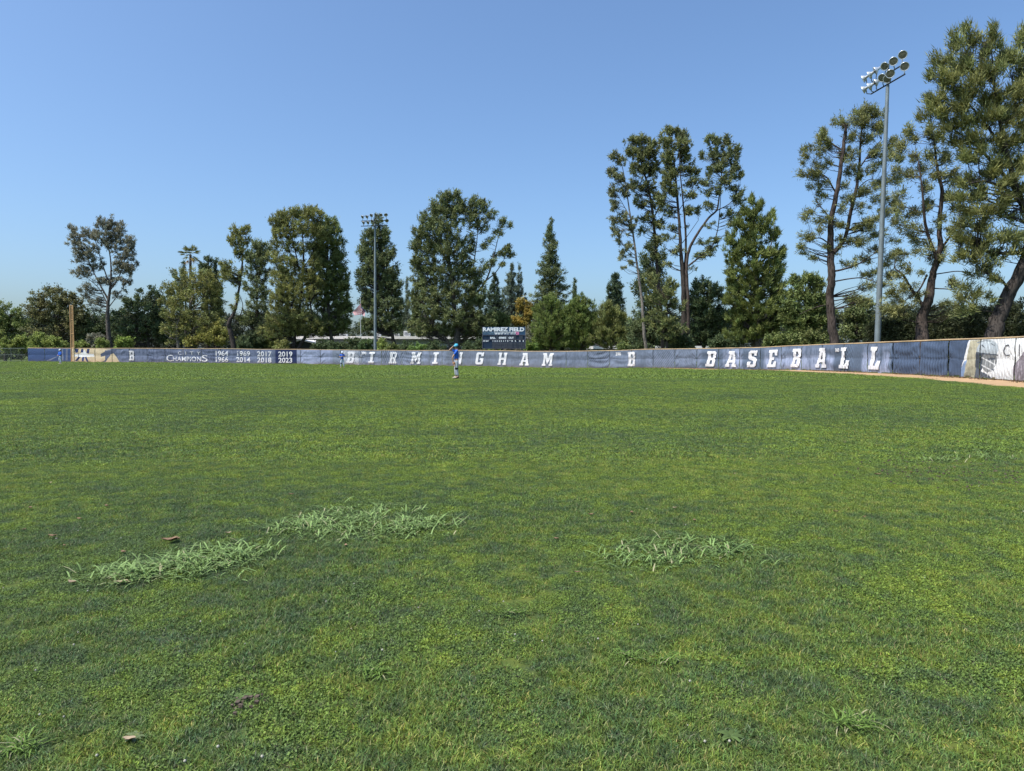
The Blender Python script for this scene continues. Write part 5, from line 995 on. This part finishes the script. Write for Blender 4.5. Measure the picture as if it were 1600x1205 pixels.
# ---- three patches of tall coarse grass
def ground_at(px, py):
    Z = EYE * FPX / (py - 553.); 
    for _ in range(4): x = (px - 800) / FPX * Z; Z = (EYE - gz1(x, Z)) * FPX / (py - 553.)
    return x, Z
M_COARSE = tint_mat('coarse_grass', rough=.55, trans=.25, spec=.2)
def coarse(label, ells, n, L_, col, wid=.0088):
    V, T = [], []; xs = []
    for (px, py, rx, ry, wgt) in ells:
        x, y = ground_at(px, py); kx = y / FPX; ky = y * y / FPX / EYE
        m = int(n * wgt)
        a = rng.random(m) * 2 * pi; r = rng.random(m) ** .62 * (1 + .26 * rng.normal(size=m)); cx, cy = x + np.cos(a) * r * rx * kx, y + np.sin(a) * r * ry * ky
        keep = fbm(cx * 9, cy * 5, 1, 2) > .30; cx, cy = cx[keep], cy[keep]; xs.append((x, y))
        for q, w_ in zip(cx, cy):
            th = rng.normal() * .9 - 1.2 if rng.random() < .35 else rng.random() * 2 * pi; ln = .75 + abs(rng.normal()) * .45; ln = min(ln, 1.4); ll = L_ * (.45 + .8 * rng.random()); wd = wid * (.7 + .6 * rng.random())
            d = np.array((cos(th) * sin(ln), sin(th) * sin(ln), cos(ln))); side = np.array((-sin(th), cos(th), 0)); b = np.array((q, w_, gz1(q, w_) + .012))
            m1 = b + d * ll * .5; m2 = m1 + (d * .8 + np.array((cos(th), sin(th), -.3)) * .35) * ll * .3; tp = m2 + (d * .4 + np.array((cos(th), sin(th), -.5)) * .7) * ll * .25
            V += [b - side * wd / 2, b + side * wd / 2, m1 + side * wd / 2, m1 - side * wd / 2, m1 - side * wd / 2, m1 + side * wd / 2, m2 + side * wd * .4, m2 - side * wd * .4, m2 - side * wd * .4, m2 + side * wd * .4, tp + side * wd * .05, tp - side * wd * .05]
            c = np.array(col) * (.45 + .95 * rng.random()); 
            if rng.random() < .06: c = np.array((.38, .36, .2))
            T += [c] * 12
    V = np.array(V); e = fast_mesh('tall_grass_patch', V, np.arange(len(V)).reshape(-1, 4), np.array(T)); o = link('tall_grass_patch', e, M_COARSE, None, 'stuff'); tag(o, label); return o
CG = (.225, .325, .11)
coarse('patch of tall pale coarse grass nearest the lower left corner', [(190, 905, 75, 16, .30), (330, 880, 80, 24, .55), (260, 892, 60, 14, .15)], 1500, .115, CG)
coarse('widest patch of tall pale coarse grass left of the middle of the lawn', [(560, 820, 95, 26, .6), (470, 828, 55, 14, .18), (660, 828, 55, 16, .22)], 2200, .115, CG)
coarse('thinner patch of pale coarse grass right of the middle of the lawn', [(1060, 865, 115, 20, .45), (1010, 885, 70, 14, .2), (1150, 868, 45, 22, .25)], 850, .10, (.19, .285, .09))
coarse('faint streak of coarse grass near the right edge of the lawn', [(1540, 716, 60, 5, .5), (1470, 722, 40, 4, .3)], 500, .10, (.18, .26, .08))

GREENT = (.15, .24, .05)
for lb, px, py, rx, ry, n_ in (('small tuft of fresh longer grass below the thinner tall grass patch, left of two', 985, 1040, 26, 8, 70), ('small tuft of fresh longer grass below the thinner tall grass patch, right of two', 1045, 1048, 22, 8, 60), ('fresh green tuft near the bottom right corner', 1350, 1150, 34, 12, 110),
                               ('small fresh tuft low in the middle of the lawn', 585, 1065, 30, 9, 80), ('fresh tuft at the bottom left edge of the lawn', 12, 1190, 26, 10, 90), ('thin fresh tuft below the widest tall grass patch', 800, 968, 24, 7, 50)):
    coarse(lb, [(px, py, rx, ry, 1.)], n_, .075, GREENT, .0052)
def rosette(label, px, py, r_, col):
    x, y = ground_at(px, py); z = gz1(x, y) + .014; V, F, T = [], [], []
    for k in range(13):
        th = k * 2.4 + rng.normal() * .2; L2 = r_ * (.65 + .5 * rng.random()); n = 6; up_ = .15 + .35 * rng.random(); c = np.array(col) * (.7 + .6 * rng.random()); b0 = len(V)
        for i in range(n + 1):
            t_ = i / n; wv = L2 * .15 * sin(pi * min(1, t_ * .85 + .08)) * (1 + .35 * (i % 2)); rr = L2 * t_; zz = z + L2 * up_ * (t_ - t_ * t_ * .85)
            for s_ in (-1, 1): V.append((x + rr * cos(th) - s_ * wv * sin(th), y + rr * sin(th) + s_ * wv * cos(th), zz + wv * .3)); T.append(c)
        F += [(b0 + 2 * i, b0 + 2 * i + 1, b0 + 2 * i + 3, b0 + 2 * i + 2) for i in range(n)]
    o = link('weed_rosette', fast_mesh('weed_rosette', np.array(V), np.array(F), np.array(T)), M_COARSE); tag(o, label, 'weed', 'flat weed rosettes in the near lawn')
rosette('flat toothed weed rosette at the bottom edge, right of the middle', 1150, 1170, .05, (.10, .15, .045)); rosette('flat weed rosette beside the gopher scrape near the bottom left', 365, 1108, .05, (.09, .14, .04)); rosette('pale flat weed rosette in the bottom left corner', 196, 1172, .045, (.15, .19, .08))
# ---- debris on the lawn
M_DEAD = mat('dry_leaf', (.20, .125, .075), .8, var=.4, scale=30); M_DEADP = mat('pale_dry_leaf', (.33, .25, .165), .8, var=.3, scale=30); M_EARTH = mat('dug_earth', (.10, .075, .055), .95, var=.4, scale=20, bump=.6)
def dry_leaf(label, px, py, size, m, group=None):
    x, y = ground_at(px, py); z = gz1(x, y); e = MB(); n = 5
    for q in range(3 if size > .09 else 1):
        th = rng.random() * 6.28; L2 = size * (.7 + .5 * rng.random()); W2 = L2 * .24; ox, oy = rng.normal(size=2) * size * .3 * (q > 0); cu = .25 + .3 * rng.random(); V, F = [], []
        for i in range(n + 1):
            t_ = i / n; wv = W2 * sin(pi * (.08 + .88 * t_)); 
            for s_ in (-1, 0, 1):
                lx, ly = (t_ - .5) * L2, s_ * wv; zz = .028 + cu * 1.6 * L2 * (t_ - .5) ** 2 + abs(s_) * wv * .5 * (1 + .3 * sin(9 * t_)) + .006 * q
                V.append((x + ox + lx * cos(th) - ly * sin(th), y + oy + lx * sin(th) + ly * cos(th), z + zz))
        for i in range(n):
            for j in range(2): F.append((i * 3 + j, i * 3 + j + 1, i * 3 + 4 + j, i * 3 + 3 + j))
        V2 = [(a, b, c - .002) for a, b, c in V]; k = len(V)
        e.add(V + V2, F + [tuple(i + k for i in f[::-1]) for f in F], True)
    o = e.build('dry_leaf', m); tag(o, label, 'leaf', group); return o
LG = 'dry leaves lying loose on the lawn'
dry_leaf('largest curled brown leaf, at the top edge of the lower left tall grass patch', 263, 853, .10, M_DEAD, LG)
dry_leaf('pale brown leaf left of the lower left tall grass patch, farther one', 74, 846, .08, M_DEAD, LG)
dry_leaf('small brown leaf above the left arm of the lower left tall grass patch', 185, 872, .06, M_DEAD, LG)
dry_leaf('brown leaf in the front edge of the lower left tall grass patch', 181, 921, .065, M_DEADP, LG)
dry_leaf('pale leaf at the left tip of the lower left tall grass patch', 103, 922, .06, M_DEADP, LG)
dry_leaf('dark leaf alone right of the widest tall grass patch, farther of the two', 924, 811, .07, M_DEAD, LG)
dry_leaf('dark leaf alone right of the widest tall grass patch, nearer of the two', 870, 850, .05, M_DEAD, LG)
dry_leaf('small brown leaf on the front rim of the widest tall grass patch', 537, 861, .05, M_DEAD, LG)
dry_leaf('pale flat leaf in the bottom left corner of the lawn', 186, 1181, .06, M_DEADP, LG)
dry_leaf('brown leaf on the lawn above the large curled brown leaf, left of its tip', 161, 797, .05, M_DEAD, LG)
dry_leaf('brown leaf between the two left tall grass patches', 352, 841, .05, M_DEADP, LG)
for px, py, lb in ((40, 800, 'small dry leaf near the left edge, above the pale leaf pair'), (75, 760, 'lone dry leaf far out on the left side of the lawn'), (392, 788, 'dry leaf just left of and beyond the widest tall grass patch'),
                   (118, 818, 'dry leaf between the left edge and the largest curled leaf'), (30, 835, 'dry leaf at the left edge level with the lower left tall grass patch'), (90, 861, 'dry leaf in the mown grass left of the lower left tall grass patch'),
                   (450, 778, 'small dry leaf beyond the left end of the widest tall grass patch'), (1080, 820, 'dry leaf just beyond the middle of the thinner tall grass patch'), (985, 808, 'dry leaf beyond the left end of the thinner tall grass patch'),
                   (1305, 806, 'dry leaf on the right of the lawn, left one of a close pair'), (1355, 815, 'dry leaf on the right of the lawn, right one of a close pair'), (1430, 742, 'dry leaf among the bare crumbs right of the lawn, nearest the middle'),
                   (1250, 730, 'dry leaf left of the bare crumbs, farther of two'), (1150, 745, 'dry leaf well left of the bare crumbs on the right of the lawn'), (905, 905, 'dry leaf left of and nearer than the thinner tall grass patch'),
                   (1060, 800, 'dry leaf a step beyond the thinner tall grass patch, farthest one there'), (1500, 735, 'dry leaf in the middle of the bare crumbs at the right'), (1380, 746, 'dry leaf at the left end of the bare crumbs'),
                   (1560, 741, 'dry leaf at the right end of the bare crumbs'), (350, 690, 'dry leaf far out on the left half of the lawn'), (980, 690, 'dry leaf far out near the middle of the lawn'),
                   (1320, 694, 'dry leaf far out on the right half of the lawn'), (1090, 658, 'farthest dry leaf, out toward the second team badge')):
    dry_leaf(lb, px + rng.normal() * 3, py, .035 + .03 * rng.random(), M_DEAD if rng.random() < .6 else M_DEADP, LG)
# crumbs of dug earth
def earth_crumbs(label, px, py, spread, n):
    x, y = ground_at(px, py); b_ = MB()
    for k in range(n):
        r_ = .003 + .006 * rng.random(); cx, cy = x + rng.normal() * spread, y + rng.normal() * spread * 1.3; zc = gz1(cx, cy) + .015 + r_ * .4
        v8 = [(cx + sx * r_ * (.7 + .6 * rng.random()), cy + sy * r_ * (.7 + .6 * rng.random()), zc + sz * r_ * (.6 + .5 * rng.random())) for sz in (-1, 1) for sy in (-1, 1) for sx in (-1, 1)]
        b_.add(v8, [(0, 2, 3, 1), (4, 5, 7, 6), (0, 1, 5, 4), (2, 6, 7, 3), (1, 3, 7, 5), (0, 4, 6, 2)])
    o = b_.build('loose_dirt', M_EARTH, None, 'stuff'); tag(o, label)
earth_crumbs('small gopher scrape with dark crumbs near the bottom left', 378, 1115, .045, 24)
earth_crumbs('strip of bare brown crumbs right of the middle distance', 1540, 735, .5, 170)
earth_crumbs('bare brown crumbs below the feathery tree side of the lawn', 1440, 742, .4, 110)
# leaf litter and weeds at the foot of the fence
n = 16000; sl = s_of(860) + (FS[-1] - s_of(860)) * rng.random(n); wl = .1 + np.abs(rng.normal(size=n)) * .42; wl = np.minimum(wl, 2.2); x = fx(sl) + fnx(sl) * wl; y = fy(sl) + fny(sl) * wl; c = np.c_[x, y, gz(x, y) + .02 + .03 * rng.random(n)]
keep = vnoise(sl * .8, sl * 0 + 5, 0) > .22 + .3 * wl; c = c[keep]; n = len(c); d1 = unit(n); d1[:, 2] = np.abs(d1[:, 2]) * .5; d2 = unit(n); L3 = (.05 + .07 * rng.random(n))[:, None]; V = np.stack([c - d2 * L3 * .35, c + d2 * L3 * .35, c + d1 * L3], 1).reshape(-1, 3)
V[:, 2] = np.maximum(V[:, 2], gz(V[:, 0], V[:, 1]) + .014); tn = np.where((rng.random(n) < .22)[:, None], (.085, .12, .04), (.16, .10, .065)) * (.5 + rng.random(n))[:, None]
tag(link('leaf_litter', fast_mesh('leaf_litter', V, np.arange(n * 3).reshape(-1, 3), np.repeat(tn, 3, 0)), tint_mat('litter', rough=.9), None, 'stuff'), 'brown leaf litter and small weeds along the foot of the fence')
# white clover heads
b_ = MB(); M_CLOVER = mat('clover_flower', (.36, .34, .27), .8, var=.2)
for k in range(110):
    y = 2.3 + 6 * rng.random() ** 1.2; x = (rng.random() * 2 - 1) * y * .78
    if vnoise(x * .8 + 7, y * .8, 0) < .52: continue
    z = gz1(x, y) + .022 + .010 * rng.random(); r_ = .0028 + .0036 * rng.random()
    b_.lathe([(.001, -r_), (r_ * .8, -r_ * .5), (r_, 0), (r_ * .7, r_ * .6), (.001, r_)], 6, Matrix.Translation((x, y, z)))
o = b_.build('clover_flowers', M_CLOVER, None, 'stuff'); tag(o, 'tiny white clover flowers dotted through the near grass')

# ------------------------------------------------------------------ players
M_SKIN = mat('skin', (.42, .25, .17), .6, var=.06); M_BLUE = mat('royal_blue_shirt', (.025, .12, .52), .8, var=.1, scale=8); M_GREY = mat('grey_baseball_trousers', (.40, .42, .45), .85, var=.06, scale=8)
M_CAP = mat('light_blue_cap', (.07, .40, .56), .7, var=.06); M_SHOE = mat('white_shoe', (.66, .66, .55), .6); M_BLACK = mat('black_cloth', (.012, .013, .016), .8); M_GLOVE = mat('tan_leather_glove', (.36, .18, .09), .6)
M_HAIR = mat('dark_hair', (.03, .02, .015), .7); M_WCAP = mat('pale_cap', (.62, .68, .74), .7); M_LPANT = mat('pale_blue_grey_trousers', (.46, .53, .62), .85)
def skin_mesh(name, J, E, m, parent, origin, root=0, sub=2):
    """J: list of (x,y,z,r) joints, E: edges"""
    me = bpy.data.meshes.new(name); me.from_pydata([j[:3] for j in J], E, [])
    o = bpy.data.objects.new(name, me); COL.objects.link(o)
    md = o.modifiers.new('skin', 'SKIN'); md.use_smooth_shade = True
    for i, j in enumerate(J):
        sv = me.skin_vertices[0].data[i]; sv.radius = (j[3], j[4] if len(j) > 4 else j[3]); sv.use_root = (i == root)
    s_ = o.modifiers.new('sub', 'SUBSURF'); s_.levels = sub; s_.render_levels = sub
    dg = bpy.context.evaluated_depsgraph_get(); me2 = bpy.data.meshes.new_from_object(o.evaluated_get(dg)); bpy.data.objects.remove(o)
    me2.materials.clear(); me2.transform(Matrix.Translation(origin)); me2.name = name
    return link(name, me2, m, parent)
def hand(J, E, wi, P, d, side, curl=.5):
    """palm and five fingers grown from wrist joint wi at P, along d"""
    d = Vector(d).normalized(); s = Vector(side); s = (s - d * s.dot(d)).normalized(); nrm = d.cross(s)
    k = len(J); c = P + d * .045; J.append((*c, .030, .018)); E.append((wi, k))
    for i, (o_, ln) in enumerate(((-.030, .066), (-.010, .078), (.010, .073), (.028, .058))):
        a = c + d * .035 + s * o_; b = a + (d * .8 + nrm * curl * .6) * ln * .55; t_ = b + (d * .45 + nrm * curl) * ln * .5
        n = len(J); J += [(*a, .0095), (*b, .0085), (*t_, .0065)]; E += [(k, n), (n, n + 1), (n + 1, n + 2)]
    a = c - s * .030 - d * .01; b = a + (d * .6 - s * .6 + nrm * .4) * .035; t_ = b + (d * .8 - s * .1 + nrm * .5) * .028
    n = len(J); J += [(*a, .012), (*b, .010), (*t_, .008)]; E += [(k, n), (n, n + 1), (n + 1, n + 2)]
def player(label, px, pyfoot, Y, H, face, pose, cm, pm_, capm, shoem, knee=None, glove=None):
    q = at(px, pyfoot, Y); q.z = gz1(q.x, q.y) + .02; e = empty('person', q, label, 'person'); Rz = Matrix.Rotation(face, 3, 'Z'); k = H / 1.78
    T_ = lambda v: Rz @ (Vector(v) * k)
    # local frame: +x is the way the player faces, +y the left side
    J, E = [], []
    def j(v, r, r2=None): J.append((*T_(v), r * k, (r2 or r) * k)); return len(J) - 1
    pel = j((0, 0, .95), .12, .15); wa = j((.0, 0, 1.10), .10, .13); ch = j((.0, 0, 1.32), .105, .16); nk = j((0, 0, 1.48), .055); hb = j((.015, 0, 1.55), .07, .075); hd = j((.02, 0, 1.64), .088, .078); ht = j((.015, 0, 1.71), .075, .07)
    E += [(pel, wa), (wa, ch), (ch, nk), (nk, hb), (hb, hd), (hd, ht)]
    ns = j((.105, 0, 1.615), .014); chn = j((.075, 0, 1.555), .026); E += [(hd, ns), (hb, chn)]
    arms = []
    for s_, key in ((1, 'L'), (-1, 'R')):
        el, wr = pose[key]; sh = j((0, s_ * .17, 1.42), .055); ei = j(el, .042); wi = j(wr, .028); E += [(ch, sh), (sh, ei), (ei, wi)]
        hand(J, E, wi, T_(wr), T_(Vector(wr) - Vector(el)), T_((0, s_, .2)), .6); arms.append((s_, el, wr))
    fe = pose['feet']; legs = []
    for s_, (kn, an, toe) in ((1, fe[0]), (-1, fe[1])):
        hp = j((0, s_ * .09, .90), .085); ki = j(kn, .058); ai = j(an, .042); ti = j(toe, .032, .04); E += [(pel, hp), (hp, ki), (ki, ai), (ai, ti)]; legs.append((s_, kn, an, toe))
    skin_mesh('body', J, E, M_SKIN, e, q)
    # shirt
    J2, E2 = [], []
    def a(v, r, r2=None): J2.append((*T_(v), r * k, (r2 or r) * k)); return len(J2) - 1
    s0 = a((0, 0, .90), .145, .175); s1 = a((0, 0, 1.08), .125, .155); s2 = a((0, 0, 1.33), .13, .185); s3 = a((0, 0, 1.45), .075, .09); E2 += [(s0, s1), (s1, s2), (s2, s3)]
    for s_, el, wr in arms:
        b0 = a((0, s_ * .18, 1.41), .075); m_ = Vector((0, s_ * .18, 1.41)).lerp(Vector(el), pose.get('sleeve', .62)); b1 = a(m_, .062); E2 += [(s2, b0), (b0, b1)]
        if pose.get('long'): b2 = a(el, .058); b3 = a(Vector(el).lerp(Vector(wr), .9), .042); E2 += [(b1, b2), (b2, b3)]
    skin_mesh('shirt', J2, E2, cm, e, q)
    # trousers
    J3, E3 = [], []
    def b(v, r, r2=None): J3.append((*T_(v), r * k, (r2 or r) * k)); return len(J3) - 1
    t0 = b((0, 0, .97), .125, .155); t1 = b((0, 0, .88), .13, .16); E3.append((t0, t1))
    for s_, kn, an, toe in legs:
        h_ = b((0, s_ * .095, .80), .10); kk = b(kn, .078); aa = b(Vector(kn).lerp(Vector(an), .88), .062); E3 += [(t1, h_), (h_, kk), (kk, aa)]
    skin_mesh('trousers', J3, E3, pm_, e, q)
    for s_, kn, an, toe in legs:
        an, toe = Vector(an), Vector(toe); hl = an + (an - toe).normalized() * .05; hl.z = .05; sj = [(*T_(hl), .048 * k), (*T_((an.x, an.y, .07)), .055 * k), (*T_(((toe.x + an.x) / 2, (toe.y + an.y) / 2, .05)), .05 * k), (*T_((toe.x, toe.y, .035)), .036 * k)]
        skin_mesh('shoe', sj, [(0, 1), (1, 2), (2, 3)], shoem if not (pose.get('darkshoe') == s_) else M_BLACK, e, q, sub=1)
    if knee: 
        s_, kn, an, toe = legs[knee[0]]; kv, av = Vector(kn), Vector(an); up_ = Vector((0, s_ * .095, .80))
        sj = [(*T_(kv.lerp(up_, .35)), .098 * k), (*T_(kv), .088 * k), (*T_(kv.lerp(av, knee[1])), .072 * k)]; skin_mesh('knee_sleeve', sj, [(0, 1), (1, 2)], M_BLACK, e, q, sub=1)
    # cap: crown and peak
    Mx = Matrix.Translation(q + T_((.012, 0, 1.655))) @ Rz.to_4x4() @ Matrix.Rotation(-pose.get('tilt', .0), 4, 'Y') @ Matrix.Scale(k, 4)
    cp = MB().lathe([(.104, -.02), (.106, .02), (.100, .06), (.078, .095), (.04, .118), (.0, .125)], 16, Mx); cap = cp.build('cap', capm, e)
    V = []; n = 10
    for t_ in range(n + 1):
        an_ = R(-62 + 124 * t_ / n)
        for rr, zz in ((.100, 0), (.175 if abs(an_) < 1.08 else .12, -.018)): V.append((rr * cos(an_), rr * sin(an_) * (.95 if rr > .11 else 1), zz))
    V2 = [(x, y, z - .008) for x, y, z in V]; kx = len(V); F = [(2 * i, 2 * i + 1, 2 * i + 3, 2 * i + 2) for i in range(n)]
    MB().add([Mx @ Vector(v) for v in V + V2], F + [tuple(i + kx for i in f[::-1]) for f in F] + [(2 * i + 1, 2 * i + 1 + kx, 2 * i + 3 + kx, 2 * i + 3) for i in range(n)]).build('peak', capm, cap)
    Mh = Matrix.Translation(q + T_((-.012, 0, 1.625))) @ Rz.to_4x4() @ Matrix.Scale(k, 4)
    MB().lathe([(.094, -.05), (.098, -.01), (.098, .03), (.08, .06)], 14, Mh @ Matrix.Translation((-.012, 0, 0))).build('hair', M_HAIR, e)
    for s_ in (1, -1):
        MB().lathe([(.0, -.006), (.012, -.004), (.014, .004), (.0, .008)], 8, Matrix.Translation(q + T_((.088, s_ * .032, 1.637))) @ Rz.to_4x4() @ Matrix.Rotation(R(90), 4, 'Y')).build('eye', M_HAIR, e)
    if glove:
        gq = q + T_(glove); g_ = empty('baseball_glove', gq, glove_label[label], 'glove')
        skin_mesh('palm', [(0, 0, .06, .05, .07), (0, 0, -.02, .07, .085), (0, 0, -.09, .05, .07)], [(0, 1), (1, 2)], M_GLOVE, g_, gq, sub=1)
        for f_ in range(5):
            t_ = (f_ - 2) * .032; d_ = T_((0, 1, 0)).normalized(); skin_mesh('glove_finger', [(*(d_ * t_ + Vector((0, 0, -.08))), .024), (*(d_ * t_ * 1.5 + Vector((0, 0, -.20 + abs(f_ - 2) * .018))), .017)], [(0, 1)], M_GLOVE, g_, gq, sub=1)
    return e
glove_label = {}
LA = 'player in royal blue shirt and light blue cap shading the eyes, nearest on the lawn'; glove_label[LA] = 'tan glove hanging from the left hand of the nearest player'
player(LA, 713.5, 592, 33.8, 1.74, R(192), {'L': ((.22, .12, .98 + .1), (.20, .10, .86)), 'R': ((.36, -.16, 1.44), (.13, -.10, 1.655)), 'feet': (((.02, .11, .50), (-.06, .12, .09), (.09, .13, .04)), ((.05, -.09, .50), (.02, -.10, .09), (.20, -.12, .04))), 'tilt': .12, 'darkshoe': 1},
       M_BLUE, M_GREY, M_CAP, M_SHOE, knee=(0, .30), glove=(.14, .12, .80))
LB = 'distant player in blue shirt with arms folded, between the dates and the first big letter'
player(LB, 535, 576, 71, 1.76, R(-75), {'L': ((.06, .30, 1.14), (.24, .04, 1.26)), 'R': ((.06, -.30, 1.14), (.25, -.02, 1.22)), 'feet': (((.04, .13, .50), (.0, .16, .09), (.16, .18, .04)), ((.04, -.13, .50), (.0, -.16, .09), (.16, -.18, .04))), 'long': False},
       M_BLUE, M_LPANT, M_WCAP, M_BLACK, knee=(1, .3))
LC = 'distant player in a long-sleeved blue top by the foul pole'
player(LC, 94.5, 569.5, 79, 1.74, R(-120), {'L': ((.05, .27, 1.14), (.22, .10, 1.02)), 'R': ((.08, -.25, 1.14), (.25, -.06, 1.06)), 'feet': (((.03, .11, .50), (.0, .14, .09), (.16, .16, .04)), ((.06, -.11, .50), (-.03, -.13, .09), (.14, -.14, .04))), 'long': True},
       M_BLUE, M_LPANT, M_WCAP, M_SHOE)
